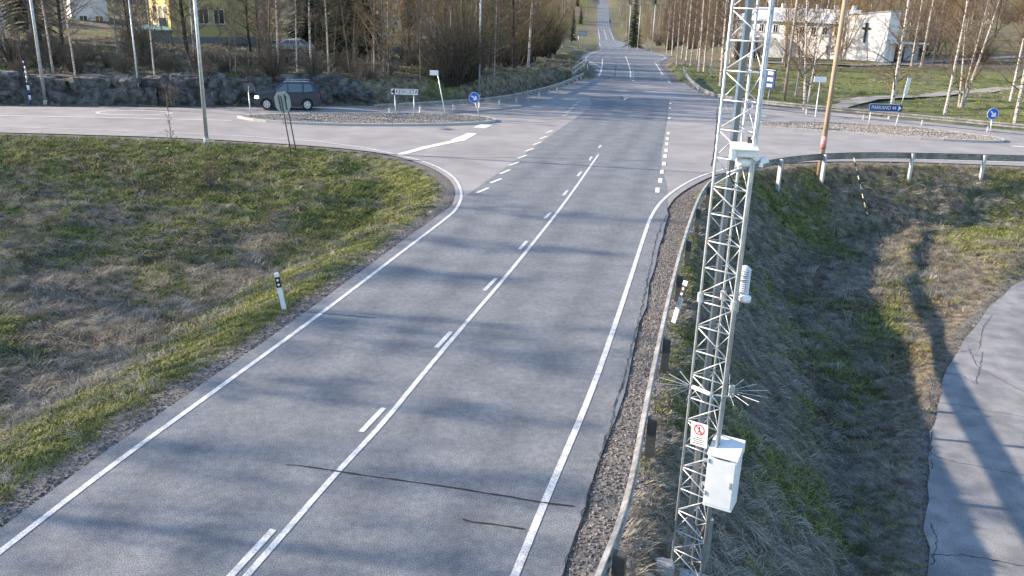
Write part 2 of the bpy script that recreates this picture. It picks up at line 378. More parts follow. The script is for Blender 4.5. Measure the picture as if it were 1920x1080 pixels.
# soil masks: how far from pavement (gravel), where green moss and grass grows
gravel = np.clip(1.25-np.minimum(dm/np.where(side, 1.15, .8), np.minimum(dc/np.where(P[:, 1] > 50, 1.6, .9), dp/.45)), 0, 1)
GRN0 = fbm(P[:, 0], P[:, 1], .22, 4, 21)
_dt = [at(*q) for q in [(1540, 1075, -2.95), (1555, 950, -3.0), (1560, 850, -3.0), (1585, 700, -2.95), (1640, 600, -2.8), (1690, 545, -2.65)]]
def DITCHX(y): return np.interp(y, [p.y for p in _dt], [p.x for p in _dt])
def green_of(x, y, n, dm, dc, side):
    g = (n-.5)*3.4
    g = g+np.where((~side) & (y < 46), .8*np.exp(-((dm-2.0)/1.7)**2)+np.clip((y-30)/8, 0, 1)*.6, 0)
    g = g+np.where(side & (y < 46), -.10+.42*np.exp(-((np.abs(x-DITCHX(y)))/1.1)**2), 0)+np.where(side & (y > 54) & (y < 118), .8, 0)+np.where((~side) & (y > 56) & (y < 130), -.25, 0)
    return np.clip(g+np.where((~side) & (y < 46), .98, .25), 0, 1)
green = green_of(P[:, 0], P[:, 1], GRN0, dm, dc, side)
DMG, DCG, DPG = dm.reshape(GX.shape), dc.reshape(GX.shape), dp.reshape(GX.shape)
def gsamp(F, x, y):
    i = np.clip(np.searchsorted(gx, x)-1, 0, len(gx)-2); j = np.clip(np.searchsorted(gy, y)-1, 0, len(gy)-2)
    fx = (x-gx[i])/(gx[i+1]-gx[i]); fy = (y-gy[j])/(gy[j+1]-gy[j])
    return (F[j, i]*(1-fx)+F[j, i+1]*fx)*(1-fy)+(F[j+1, i]*(1-fx)+F[j+1, i+1]*fx)*fy
vs = np.c_[P, nz]; nx = len(gx); ny = len(gy)
ii = (np.arange(ny-1)[:, None]*nx+np.arange(nx-1)[None]).ravel()
fs = np.c_[ii, ii+1, ii+1+nx, ii+nx]
me = bpy.data.meshes.new('ground'); me.from_pydata(vs.tolist(), [], fs.tolist()); me.polygons.foreach_set('use_smooth', [True]*len(me.polygons))
for nm, a in (('gravel', gravel), ('green', green)):
    at_ = me.attributes.new(nm, 'FLOAT', 'POINT'); at_.data.foreach_set('value', a.astype(np.float32))
ground = bpy.data.objects.new('ground', me); COL.objects.link(ground); tag(ground, kind='structure')
gm = bpy.data.materials.new('ground_soil'); gm.use_nodes = True; N = gm.node_tree.nodes; Lk = gm.node_tree.links
pb = N['Principled BSDF']; pb.inputs['Roughness'].default_value = .95; pb.inputs['Specular IOR Level'].default_value = .1
pos = N.new('ShaderNodeNewGeometry').outputs['Position']
def nse(sc, det=6, vec=None):
    n = N.new('ShaderNodeTexNoise'); n.inputs['Scale'].default_value = sc; n.inputs['Detail'].default_value = det; Lk.new(vec or pos, n.inputs['Vector']); return n.outputs[0]
def rampn(fac, stops):
    r = N.new('ShaderNodeValToRGB'); el = r.color_ramp.elements
    while len(el) < len(stops): el.new(.5)
    for e_, (p, c) in zip(el, stops): e_.position = p; e_.color = (*c, 1)
    Lk.new(fac, r.inputs[0]); return r.outputs[0]
def mixn(f, a, b, bt='MIX'):
    mx = N.new('ShaderNodeMix'); mx.data_type = 'RGBA'; mx.blend_type = bt
    if isinstance(f, (int, float)): mx.inputs[0].default_value = f
    else: Lk.new(f, mx.inputs[0])
    Lk.new(a, mx.inputs[6]); Lk.new(b, mx.inputs[7]); return mx.outputs[2]
def mth(op, a, b):
    q = N.new('ShaderNodeMath'); q.operation = op; q.use_clamp = True
    for i, v in enumerate((a, b)):
        if isinstance(v, (int, float)): q.inputs[i].default_value = v
        else: Lk.new(v, q.inputs[i])
    return q.outputs[0]
straw = rampn(nse(2.6, 8), [(.3, (.055, .045, .034)), (.48, (.14, .118, .085)), (.68, (.27, .235, .165))])
grn = rampn(nse(4.0, 8), [(.3, (.06, .075, .024)), (.55, (.135, .16, .05)), (.75, (.23, .235, .085))])
grv = rampn(nse(28, 5), [(.3, (.075, .069, .065)), (.5, (.15, .139, .130)), (.72, (.26, .242, .228))])
ag = N.new('ShaderNodeAttribute'); ag.attribute_name = 'gravel'; ae = N.new('ShaderNodeAttribute'); ae.attribute_name = 'green'
gf = mth('ADD', ae.outputs['Fac'], mth('SUBTRACT', nse(.9, 5), .5))
c = mixn(mth('MULTIPLY', gf, .8), straw, grn)
vf = mth('MULTIPLY', mth('SUBTRACT', mth('ADD', ag.outputs['Fac'], mth('MULTIPLY', nse(2.2, 5), .5)), .45), 2.2)
c = mixn(vf, c, grv)
Lk.new(c, pb.inputs['Base Color'])
bp = N.new('ShaderNodeBump'); bp.inputs['Distance'].default_value = .05; Lk.new(nse(9, 6), bp.inputs['Height']); Lk.new(bp.outputs[0], pb.inputs['Normal'])
me.materials.append(gm)

# ------------------------------------------------------------------ painted lines, cracks
def ribbon(name, pts, wdt, mat, parent, lift=.007, jit=0, step=.8):
    pts = dens(pts, step); mb = MB(); vs = []; W = wdt if hasattr(wdt, '__len__') else None
    for i, p in enumerate(pts):
        t = pts[min(i+1, len(pts)-1)]-pts[max(i-1, 0)]; t = Vector((t.x, t.y, 0)).normalized(); n = Vector((t.y, -t.x, 0))
        ww = wdt if W is None else W[0]+(W[1]-W[0])*i/(len(pts)-1)
        if jit: p = p+n*random.uniform(-jit, jit); ww *= random.uniform(.35, 1.3)
        z = p.z+lift
        for s in (-.5, .5): q = p+n*ww*s; vs.append((q.x, q.y, z))
    mb.add(vs, [(2*i, 2*i+1, 2*i+3, 2*i+2) for i in range(len(pts)-1)])
    o = mb.build(name, mat, parent)
    if len(o.data.polygons) and o.data.polygons[0].normal.z < 0: o.data.flip_normals()
    return o
def pxl(l): return [atroad(*p) for p in l]
lcorner = [(835, 411), (858, 391), (868, 362), (852, 330), (805, 305), (745, 290)]
lline = smooth_line([back(Lw, -8)]+Lw[:-1]+pxl(lcorner), 2)+[at(*p) for p in [(690, 278), (600, 265.5), (450, 255), (300, 248), (150, 242), (0, 238), (-300, 228)]]
ribbon('edge_line', lline, .105, PAINT, main_road)
rline = smooth_line([back(Rw, -8)]+Rw[:-1]+pxl([(1222, 400), (1250, 366), (1298, 336), (1340, 321), (1430, 302), (1560, 297), (1700, 298), (1920, 305), (2200, 318)]), 2)
ribbon('edge_line', rline, .115, PAINT, main_road)
cl = smooth_line([back([at(456, 1085), at(632, 885)], -6)]+pxl([(500, 1038), (632, 885), (716, 797), (794, 700), (880, 598), (922, 550), (958, 507), (993, 464), (1040, 405), (1075, 358), (1122, 290)]), 2)
ribbon('centre_line', cl, .10, PAINT, main_road)
for a, b in [((513, 993), (430, 1083)), ((720, 765), (677, 810)), ((846, 622), (818, 652)), ((930, 522), (908, 545)), ((988, 452), (974, 467.5)), ((1032.5, 399), (1021, 410)), ((1064, 357), (1056, 366.5)), ((1090, 322), (1083, 330.5)), ((1109.5, 294), (1105, 301)), ((1127, 272), (1123, 277))]:
    ribbon('lane_dash', pxl([a, b]), .105, PAINT, main_road)
for x, y in [(905, 357), (930, 339), (947, 322), (964, 307), (979, 294), (993, 281), (1007, 269), (1019, 258), (1030, 247), (1059, 216), (1066, 209), (1072, 203), (1078, 197), (1085, 191)]:
    p = atroad(x, y); d = Vector((.42, 1, 0)).normalized()*.55; ribbon('lane_dash', [p-d, p+d], .14, PAINTY, main_road)
for x, y in [(1249, 282), (1247, 293), (1245, 307), (1241, 322), (1238, 338.5), (1232.6, 356.5), (1250, 270), (1251, 260), (1253, 250), (1255, 222), (1256, 203), (1257, 194)]:
    p = atroad(x, y); d = Vector((.17, 1, 0)).normalized()*.5; ribbon('lane_dash', [p-d, p+d], .17, PAINTY, main_road)
ribbon('centre_line', smooth_line(pxl([(1171, 188), (1178, 170), (1182.5, 150), (1182, 130), (1173, 105)]), 1), .15, PAINT, main_road)
for x, y in [(1176, 184), (1180, 173), (1183.5, 166), (1186, 158), (1187, 151), (1187.5, 145), (1187.5, 139), (1187, 133), (1185, 126), (1182, 119)]:
    p = atroad(x, y); d = Vector((.12, 1, 0)).normalized()*.5; ribbon('lane_dash', [p-d, p+d], .16, PAINT, main_road)
ribbon('edge_line', smooth_line(pxl([(1105, 168), (1122, 147), (1128.5, 128), (1130, 110), (1127, 92), (1123.5, 80)]), 1), .16, PAINT, main_road)
ribbon('edge_line', smooth_line(pxl([(1302, 182), (1276, 166), (1248, 150), (1228, 116), (1199, 93), (1177, 80)]), 1), .16, PAINT, main_road)
ribbon('bay_line', smooth_line(pxl([(1128, 95), (1110, 99), (1100, 106), (1097, 112), (1110, 117), (1128, 128)]), 1), .12, PAINT, main_road)
ribbon('bay_line', smooth_line(pxl([(1205, 97), (1235, 101), (1250, 108), (1240, 112), (1228, 116)]), 1), .12, PAINT, main_road)
ribbon('far_line', [p for p in Lfar[-4:]], .22, PAINT, main_road, .03, step=6); ribbon('far_line', [p for p in Rfar[-4:]], .22, PAINT, main_road, .03, step=6)
ribbon('far_line', [a.lerp(b, .5) for a, b in zip(Lfar[-4:], Rfar[-4:])], .18, PAINT, main_road, .03, step=6)
# cross road paint
ribbon('centre_line', pxl([(-300, 211), (0, 217), (200, 220.5), (435, 226)]), .20, PAINT, cross_road)
ribbon('edge_line', pxl([(-300, 197), (0, 203), (240, 205), (480, 206)]), .12, PAINT, cross_road)
ribbon('edge_line', pxl([(585, 205), (700, 204), (820, 202)]), .14, PAINT, cross_road)
ribbon('yield_stripe', pxl([(748, 290), (800, 276), (856, 264)]), (.42, .5), PAINTY, cross_road)
ribbon('yield_stripe', pxl([(857, 264), (886, 250)]), (.75, .55), PAINTY, cross_road)
ribbon('yield_stripe', pxl([(898, 240), (913, 233.5)]), .8, PAINT, cross_road)
ribbon('lane_dash', pxl([(1896, 274), (1935, 277)]), .3, PAINTY, cross_road)
ribbon('edge_line', pxl([(1345, 188), (1440, 207), (1560, 220), (1700, 236), (1920, 258)]), .12, PAINT, cross_road)
oc = at(252, 211.5); ringp = []
ax = (at(320, 212.5)-at(183, 210.5))/2; ay = Vector((-.14, 1, 0))*1.05
ribbon('speed_limit_oval', [oc+ax*math.cos(a)+ay*math.sin(a) for a in np.linspace(0, 2*math.pi, 49)], .22, PAINT, cross_road, step=.3)
for x, y in [(1428, 218), (1432, 229)]:
    p = at(x, y); mb = MB(); mb.add([p+Vector((-.5, .35, .007)), p+Vector((.5, .35, .007)), p+Vector((.1, -.5, .007))], [(0, 2, 1)]); o = mb.build('yield_triangle', PAINT, cross_road)
# cracks and joints
for l, ww, j, par in [
    ([(535, 872), (560, 873), (630, 884), (735, 899), (850, 915), (960, 933), (1020, 943), (1075, 950)], .035, .006, main_road),
    ([(868, 974), (885, 979), (925, 984), (984, 993)], .035, .008, main_road),
    ([(700, 291), (860, 295), (1000, 296), (1110, 298), (1240, 303), (1340, 309)], .035, .006, main_road),
    ([(1345, 186), (1344, 230), (1339, 280), (1334, 312)], .05, .03, cross_road),
    ([(1168, 185), (1155, 172), (1151, 158), (1153, 140), (1156, 118)], .07, .02, main_road)]:
    pts = [atroad(*p) for p in l]
    ribbon('crack', pts, ww, CRACK, par, .010, j, .12 if pts[0].y < 30 else .5)
rc = [at(*p) for p in [(1050, 1090), (1085, 985), (1120, 880), (1160, 740), (1195, 610), (1215, 520), (1227, 460), (1240, 420), (1262, 388), (1282, 370)]]
ribbon('crack', rc, .022, CRACK, main_road, .010, .03, .16)
for l in [[(1735, 752), (1800, 760), (1862, 772), (1930, 782)], [(1745, 852), (1790, 866), (1860, 880), (1925, 893)], [(1745, 1040), (1805, 1041), (1850, 1048), (1930, 1065)], [(1742, 628), (1790, 632), (1830, 648), (1843, 652)],
          [(1790, 662), (1835, 654), (1845, 610), (1862, 590)], [(1770, 700), (1800, 702), (1830, 720), (1838, 690), (1842, 660)], [(1742, 700), (1748, 715), (1742, 742), (1752, 780), (1744, 830), (1748, 880)], [(1743, 980), (1757, 1010), (1748, 1060)],
          [(1815, 652), (1835, 690), (1930, 740)]]:
    ribbon('crack', [at(*p, PZ) for p in l], .020, CRACK, path_sheet, .004, .03, .09)

# ------------------------------------------------------------------ traffic islands with kerbs
ISM = M('island_gravel', (.17, .15, .125), (.36, .32, .28), 22, .95, coords='pos', speck=(60, .6, 1.3, .3, .7), bump=.02, bscale=40)
def island(poly_px, name_l):
    pts = [at(*p) for p in poly_px]; pts.append(pts[0]); pts = dens(smooth_line(pts, 2), .5)[:-1]
    c = sum(pts, Vector())/len(pts)
    isl = sheet('traffic_island', [(p.x, p.y) for p in pts], .10, ISM); tag(isl, kind='structure')
    n = len(pts); i = 0; acc = 0; start = 0
    for i in range(n):
        a, b = pts[i], pts[(i+1) % n]
        if i % 2: continue
        b = pts[(i+2) % n]; d = (b-a); L_ = d.length-.012
        if L_ < .1: continue
        mb = MB(); mb.box((0, 0, 0), (L_, .15, .17)); o = mb.build('kerb_stone', KERB, isl)
        mid = (a+b)/2; o.location = (mid.x, mid.y, .05); o.rotation_euler = (0, 0, math.atan2(d.y, d.x))
    return isl, [(p.x, p.y) for p in pts]
isl1, isl1p = island([(447, 221), (470, 226), (520, 231), (600, 234.5), (720, 236.5), (840, 235), (910, 231.5), (937, 227), (900, 220), (800, 215.5), (640, 215), (500, 217)], 'l')
isl2, isl2p = island([(1412, 239), (1470, 243), (1600, 252), (1720, 261), (1800, 266), (1885, 268), (1880, 262), (1790, 250), (1700, 239), (1600, 234), (1500, 231), (1425, 231)], 'r')
# ------------------------------------------------------------------ guard rails
WPROF = [(0, .0), (.075, .045), (.075, .095), (0, .135), (0, .175), (.075, .215), (.075, .265), (0, .31)]   # depth, height of the W beam
def guard_rail(label, top_pts, spacing, facing, post_mat, post_size=(.1, .16), htop=.75, spacer=.06, posts_at=None, group='steel guard rails'):
    """top_pts: polyline of the beam's top edge; facing +1: corrugation bulges to the right of travel"""
    pts = dens(top_pts, .5)
    root = thing('guard_rail', label, 'guard rail', (pts[0].x, pts[0].y, pts[0].z-htop), group=group)
    org = root.location.copy(); L_ = 0; segs = []; cur = [pts[0]]; acc = 0
    for a, b in zip(pts[:-1], pts[1:]):
        cur.append(b); acc += (b-a).length
        if acc > 4.0: segs.append(cur); cur = [b]; acc = 0
    if len(cur) > 1: segs.append(cur)
    for sg in segs:
        mb = MB(); vs = []; n = len(WPROF)
        full = pts
        for p in sg:
            i = min(range(len(full)), key=lambda k: (full[k]-p).length_squared)
            t = full[min(i+1, len(full)-1)]-full[max(i-1, 0)]; t = Vector((t.x, t.y, 0)).normalized(); nr = Vector((t.y, -t.x, 0))*facing
            for dx, h in WPROF: q = p+nr*dx+Vector((0, 0, h-.31))-org; vs.append(q)
            for dx, h in WPROF: q = p+nr*(dx-.012)+Vector((0, 0, h-.31))-org; vs.append(q)
        m2 = 2*n; fs = []
        for i in range(len(sg)-1):
            for k in range(n-1):
                fs.append((i*m2+k, i*m2+k+1, (i+1)*m2+k+1, (i+1)*m2+k)); fs.append((i*m2+n+k+1, i*m2+n+k, (i+1)*m2+n+k, (i+1)*m2+n+k+1))
            fs.append((i*m2+n-1, i*m2+2*n-1, (i+1)*m2+2*n-1, (i+1)*m2+n-1)); fs.append((i*m2, (i+1)*m2, (i+1)*m2+n, i*m2+n))
        mb.add(vs, fs); mb.build('beam', RAILM, root)
    acc = spacing*.6; pm = None
    for a, b in zip(pts[:-1], pts[1:]):
        acc += (b-a).length
        if acc >= spacing:
            acc -= spacing; t = (b-a); nr = Vector((t.y, -t.x, 0)).normalized()*-facing; p = b+nr*(post_size[1]/2+spacer)
            z0 = float(gz(p.x, p.y))-.25; hgt = p.z-.03-z0
            mb = MB(); mb.box((0, 0, hgt/2), (post_size[0], post_size[1], hgt))
            o = mb.build('post', GALVD if (post_mat is DARKP and p.x > 11) else post_mat, root); o.location = Vector((p.x, p.y, z0))-org; o.rotation_euler = (0, 0, math.atan2(t.y, t.x))
    return root
def tops(l, z=.75): return [at(*p, z) for p in l]
r1 = tops([(1120, 1092), (1181, 940), (1214, 760), (1238, 640), (1269, 500), (1299, 400), (1317, 357), (1336, 334), (1370, 318), (1430, 301), (1510, 289.5), (1600, 285), (1720, 286), (1920, 291)])
r1 = [r1[0]+(r1[0]-r1[1])*3]+r1+[r1[-1]+(r1[-1]-r1[-2])*2]
guard_rail('long steel guard rail on dark posts curving around the near right corner by the mast', smooth_line(r1, 2), 4.0, -1, DARKP, (.12, .16), spacer=.04)
r2 = [atroad(*p)+Vector((0, 0, .0)) for p in []]
r2 = smooth_line([at(*p, .72) for p in [(1283, 131), (1296, 149), (1315, 165), (1350, 178), (1420, 186.5), (1500, 194.5), (1600, 203), (1750, 217), (1920, 233), (2200, 257)]], 2)
guard_rail('steel guard rail along the far side of the right side road, below the birch lawn', r2, 4.0, 1, GALVD, (.1, .12), .72)
r3 = smooth_line([at(*p, .72) for p in [(700, 195.5), (860, 187), (940, 180.5), (1000, 168.5), (1045, 157), (1068, 148), (1094, 136)]], 2)
guard_rail('dull steel guard rail below the dark thicket on the left bank', r3, 2.5, 1, GALVD, (.1, .12), .72)
# pipe railing past the end of the left rail
a_, b_ = at(1072, 150, 0), at(1096, 131, 0)
t = thing('pipe_railing', 'short pale pipe railing with upright bars at the culvert left of the far road', 'railing', a_)
d_ = b_-a_
MB().tube([(0, 0, 1.1), (d_.x, d_.y, 1.1)], .035, 6).build('handrail', GALV, t); MB().tube([(0, 0, .6), (d_.x, d_.y, .6)], .03, 6).build('rail', GALV, t)
for k in range(9): q = d_*(k/8); MB().tube([(q.x, q.y, 0), (q.x, q.y, 1.1)], .03, 6).build('post', GALV, t)

# ------------------------------------------------------------------ poles and lamps
def lamp_post(label, base_px, hgt, r0, r1_, arm=None, mat=GALVD, lean=None, name='lamp_post', group='street lamp posts'):
    b = hit(*base_px) if len(base_px) == 2 else gpt(at_plane(base_px[0], base_px[1], base_px[2]).x, base_px[2]); t = thing(name, label, 'lamp post', b, group=group)
    top = Vector((0, 0, hgt)) if lean is None else Vector((*lean, hgt))
    MB().tube([(0, 0, -.2), top*.5, top], [r0, (r0+r1_)/2, r1_], 12).build('pole', mat, t, smooth=True)
    MB().tube([(0, 0, -.1), (0, 0, .28)], [r0*1.5, r0*1.35], 12).build('base_sleeve', mat, t)
    if arm:
        ax_ = Vector(arm); MB().tube([top, top+ax_*.3+Vector((0, 0, .35)), top+ax_+Vector((0, 0, .5))], .035, 8).build('arm', mat, t)
        h = MB().box(top+ax_*1.15+Vector((0, 0, .5)), (.7, .26, .14), Matrix.Rotation(math.atan2(ax_.y, ax_.x), 3, 'Z')).build('lamp_head', SGREY, t, bevel=.03)
        MB().box(top+ax_*1.15+Vector((0, 0, .42)), (.45, .18, .05), Matrix.Rotation(math.atan2(ax_.y, ax_.x), 3, 'Z')).build('lamp_glass', LAMPG, h)
    return t
lamp_post('tall steel lamp post on the grass verge left of the leaning grey sign', (388, 269), 10, .105, .06, (.3, 1.2, 0), GALV)
lamp_post('thick steel lamp post beside the striped marker at the far left', (86, 196), 10, .11, .07, (0, -1.3, 0), GALVD)
lamp_post('shorter thin steel lamp post against the rock face at left', (263, 196), 6.6, .065, .04, (0, -.8, 0), GALV)
lamp_post('slim lamp post rising from the thicket behind the blue arrow sign', (898, 184), 10, .085, .05, (.2, -1.3, 0), GALV)
lamp_post('pale lamp post beside the far road, right of the dark spruce', (1222, 96), 9, .085, .06, (-1.2, 0, 0), GALVD)
lamp_post('distant lamp post at the left foot of the dark spruce', (1178, 79, 196), 9, .085, .06, (-1.2, 0, 0), GALVD)
lamp_post('distant lamp post touching the right side of the dark spruce', (1196, 81, 190), 9, .085, .06, (-1.2, 0, 0), GALVD)
# wooden poles
def wood_pole(label, base_px, hgt, r0, r1_, mat):
    b = hit(*base_px); t = thing('utility_pole', label, 'utility pole', b)
    MB().tube([(0, 0, -.4), (0, 0, hgt*.5), (0, 0, hgt)], [r0, (r0+r1_)/2, r1_], 12).build('pole', mat, t, smooth=True); return t
wp = wood_pole('reddish wooden utility pole with a pink poster in the near right grass', (1535, 331), 9.5, .125, .10, WOODP)
MB().tube([(0, 0, 1.4), (0, 0, 1.95)], .134, 14, cap=True).build('poster', PINK, wp, smooth=True)
MB().tube([(0, 0, 1.36), (0, 0, 1.38)], .136, 14).build('wire_band', BLACK, wp)
wood_pole('grey wooden utility pole standing right of the blue route board', (1470, 189), 9.5, .14, .11, WOODG)

# ------------------------------------------------------------------ road signs
def post(t, p0, p1, r, mat=GALV, name='post'):
    o = t.location; return MB().tube([Vector(p0)-o, Vector(p1)-o], r, 8).build(name, mat, t, smooth=True)
FACE = Vector((0, -1, 0))
def panel_axes(nrm):
    n = Vector(nrm).normalized(); a = Vector((0, 0, 1)).cross(n).normalized(); return a, n.cross(a)*1.0, n
# direction board KESKUSTA on the left island
IZ = .10
b1, b2 = at(743, 221, IZ), at(777, 221, IZ)
Yp = (b1.y+b2.y)/2
t = thing('direction_sign', 'white direction board reading KESKUSTA with a black arrow on the left island', 'road sign', (b1+b2)/2)
tl, br = at_plane(733, 165.5, Yp), at_plane(784.5, 179, Yp); c_ = (tl+br)/2; W_ = br.x-tl.x; H_ = tl.z-br.z
a_, u_, n_ = Vector((1, -.02, 0)).normalized(), Vector((0, 0, 1)), Vector((-.02, -1, 0)).normalized()
pn = MB(); pn.box((0, 0, 0), (W_, .03, H_)); po = pn.build('panel', WHITE, t, bevel=.006); po.location = c_-t.location
bd = MB()
for sx in (-1, 1): bd.box((sx*(W_/2-.015), -.018, 0), (.02, .006, H_-.01))
for sz in (-1, 1): bd.box((0, -.018, sz*(H_/2-.015)), (W_-.01, .006, .02))
bd.build('border', BLACK, po)
MB().prism([(-W_/2+.03, 0), (-W_/2+.24, .19), (-W_/2+.24, -.19)], (1, 0, 0), (0, 0, 1), (0, -1, 0), (0, -.016, 0), .006).build('arrow', BLACK, po)
tm = text_mesh('KESKUSTA', .34, BLACK); o = bpy.data.objects.new('lettering', tm); COL.objects.link(o); o.parent = po; o.location = (.13, -.02, 0); o.rotation_euler = (math.pi/2, 0, 0); o.scale = (.86, 1, 1)
post(t, b1-Vector((0, 0, .2)), at_plane(740, 178, Yp+.05), .035); post(t, b2-Vector((0, 0, .2)), at_plane(776, 179, Yp+.05), .035)
# board PARKANO 44 on the right island
b1, b2 = at(1627.5, 243, IZ), at(1676, 246, IZ); Yp = (b1.y+b2.y)/2
t = thing('direction_sign', 'dark blue direction board reading PARKANO 44 on the right island', 'road sign', (b1+b2)/2)
tl, br = at_plane(1630.5, 193.5, Yp), at_plane(1691, 208, Yp); c_ = (tl+br)/2; W_ = br.x-tl.x; H_ = .52; c_ = (at_plane(1630.5, 201, Yp)+at_plane(1691, 203.5, Yp))/2
po = MB().prism([(-W_/2, -H_/2), (W_/2-.16, -H_/2), (W_/2, -H_/2+.1), (W_/2, H_/2-.1), (W_/2-.16, H_/2), (-W_/2, H_/2)], (1, 0, 0), (0, 0, 1), (0, 1, 0), (0, 0, 0), .03).build('panel', DBLUE, t); po.location = c_-t.location
bd = MB()
for sz in (-1, 1): bd.box((-.08, -.004, sz*(H_/2-.03)), (W_-.24, .006, .025))
bd.box((-W_/2+.03, -.004, 0), (.025, .006, H_-.05)); bd.build('border', WHITE, po)
MB().prism([(W_/2-.26, -.17), (W_/2-.06, 0), (W_/2-.26, .17)], (1, 0, 0), (0, 0, 1), (0, -1, 0), (0, 0, 0), .006).build('arrow', WHITE, po)
tm = text_mesh('PARKANO 44', .33, WHITE); o = bpy.data.objects.new('lettering', tm); COL.objects.link(o); o.parent = po; o.location = (-.12, -.004, 0); o.rotation_euler = (math.pi/2, 0, 0); o.scale = (.80, 1, 1)
post(t, b1-Vector((0, 0, .2)), at_plane(1633, 207, Yp+.06), .033); post(t, b2-Vector((0, 0, .2)), at_plane(1688, 205, Yp+.06), .033)
# round blue keep-right signs
def round_sign(label, base_px, ctr_px, rad, dirn):
    b = at(*base_px, IZ); c_ = at_plane(*ctr_px, b.y-.05); t = thing('keep_right_sign', label, 'road sign', b, group='round blue arrow signs')
    ring = [(rad*math.cos(k*math.pi/16), rad*math.sin(k*math.pi/16)) for k in range(32)]; r2_ = [(x*.93, y*.93) for x, y in ring]
    q = MB().prism(ring, (1, 0, 0), (0, 0, 1), (0, 1, 0), (0, 0, 0), .02).build('rim', WHITE, t); q.location = c_-b
    MB().prism(r2_, (1, 0, 0), (0, 0, 1), (0, -1, 0), (0, 0, 0), .006).build('disc', BLUE, q)
    A = Vector((dirn[0], 0, dirn[1])).normalized(); B = Vector((-A.z, 0, A.x)); k = rad
    MB().prism([(-.65*k, -.13*k), (.1*k, -.13*k), (-.02*k, -.45*k), (.28*k, -.45*k), (.7*k, 0), (.28*k, .45*k), (-.02*k, .45*k), (.1*k, .13*k), (-.65*k, .13*k)], A, B, (0, -1, 0), (0, -.006, 0), .006).build('arrow', WHITE, q)
    MB().tube([(0, 0, -.2), c_-b+Vector((0, .04, -rad*.2))], .032, 8).build('post', GALV, t, smooth=True)
    return t
round_sign('round blue sign with white arrow at the right tip of the left island', (902, 221.5), (889, 183), .33, (1, -.55))
round_sign('round blue sign with white arrow at the right end of the right island', (1855.5, 259), (1862, 213.5), .35, (.8, -.8))
# the same kind of sign seen edge-on
def edge_sign(label, base_px, top_px, rad, z0):
    b = at(*base_px, z0); E = Vector((b.x+1.2, b.y, 0)).normalized(); F = Vector((E.y, -E.x, 0)); c_ = at_plane(*top_px, b.y); t = thing('round_sign', label, 'road sign', b, group='signs seen from the side')
    ring = [(rad*math.cos(k*math.pi/16), rad*math.sin(k*math.pi/16)) for k in range(32)]
    q = MB().prism(ring, E, (0, 0, 1), F, (0, 0, 0), .02).build('disc', WHITE, t); q.location = c_-b
    MB().prism([(x*.92, y*.92) for x, y in ring], E, (0, 0, 1), -F, (0, 0, 0), .006).build('face', BLUE, q)
    MB().tube([(0, 0, -.2), c_-b], .032, 8).build('post', GALV, t, smooth=True)
edge_sign('narrow round sign seen almost edge-on at the left tip of the left island', (470.5, 219.5), (466, 172), .33, IZ)
edge_sign('thin sign seen edge-on at the left tip of the right island, behind the mast', (1420.5, 236), (1424, 183), .33, IZ)
# small white boards on poles
def board_pole(label, base_px, kink_px, top_px, c_px, w_, h_, z0=IZ):
    b = at(*base_px, z0); t = thing('white_board_sign', label, 'sign', b, group='white boards on thin poles')
    k = at_plane(*kink_px, b.y); tp = at_plane(*top_px, b.y); c_ = at_plane(*c_px, b.y-.06)
    MB().tube([(0, 0, -.2), k-b, tp-b], .035, 8).build('post', GALV, t, smooth=True)
    o = MB().box((0, 0, 0), (w_, .05, h_)).build('board', WHITE, t, bevel=.01); o.location = c_-b
    MB().box((w_*.5-.06, .06, 0), (.12, .1, h_*.7)).build('bracket', SGREY, o)
board_pole('small white board on a thin pole bent near its foot, left island', (838.5, 221), (833, 205), (820.5, 138), (814, 136.5), .52, .30)
board_pole('small white board on a thin straight pole right of the mast', (1526, 241), (1528, 224), (1537.5, 154), (1538, 149), .78, .34)
# leaning grey sign seen from behind
b1, b2 = hit(547, 288), hit(556, 282)
Yp = b1.y; c_ = at_plane(530, 192, Yp)
t = thing('sign_back', 'grey sign seen from behind leaning on two thin posts in the left verge', 'road sign', b1)
h_, w_ = .98, .72
po = MB().prism([(-w_*.28, h_*.5), (w_*.28, h_*.5), (w_*.5, h_*.28), (w_*.5, -h_*.22), (w_*.22, -h_*.5), (-w_*.22, -h_*.5), (-w_*.5, -h_*.22), (-w_*.5, h_*.28)], (1, 0, 0), (0, 0, 1), (0, 1, 0), (0, 0, 0), .03).build('panel', SGREY, t)
po.location = c_-b1; po.rotation_euler = (0, math.radians(-8), 0)
MB().box((-w_*.20, -.02, 0), (.05, .03, h_*.75)).build('channel', DARKP, po); MB().box((w_*.20, -.02, 0), (.05, .03, h_*.75)).build('channel', DARKP, po)
post(t, b1-Vector((0, 0, .2)), at_plane(526, 180, Yp-.03), .03, DARKP); post(t, b2-Vector((0, 0, .2)), at_plane(535, 180, Yp-.03), .03, DARKP)
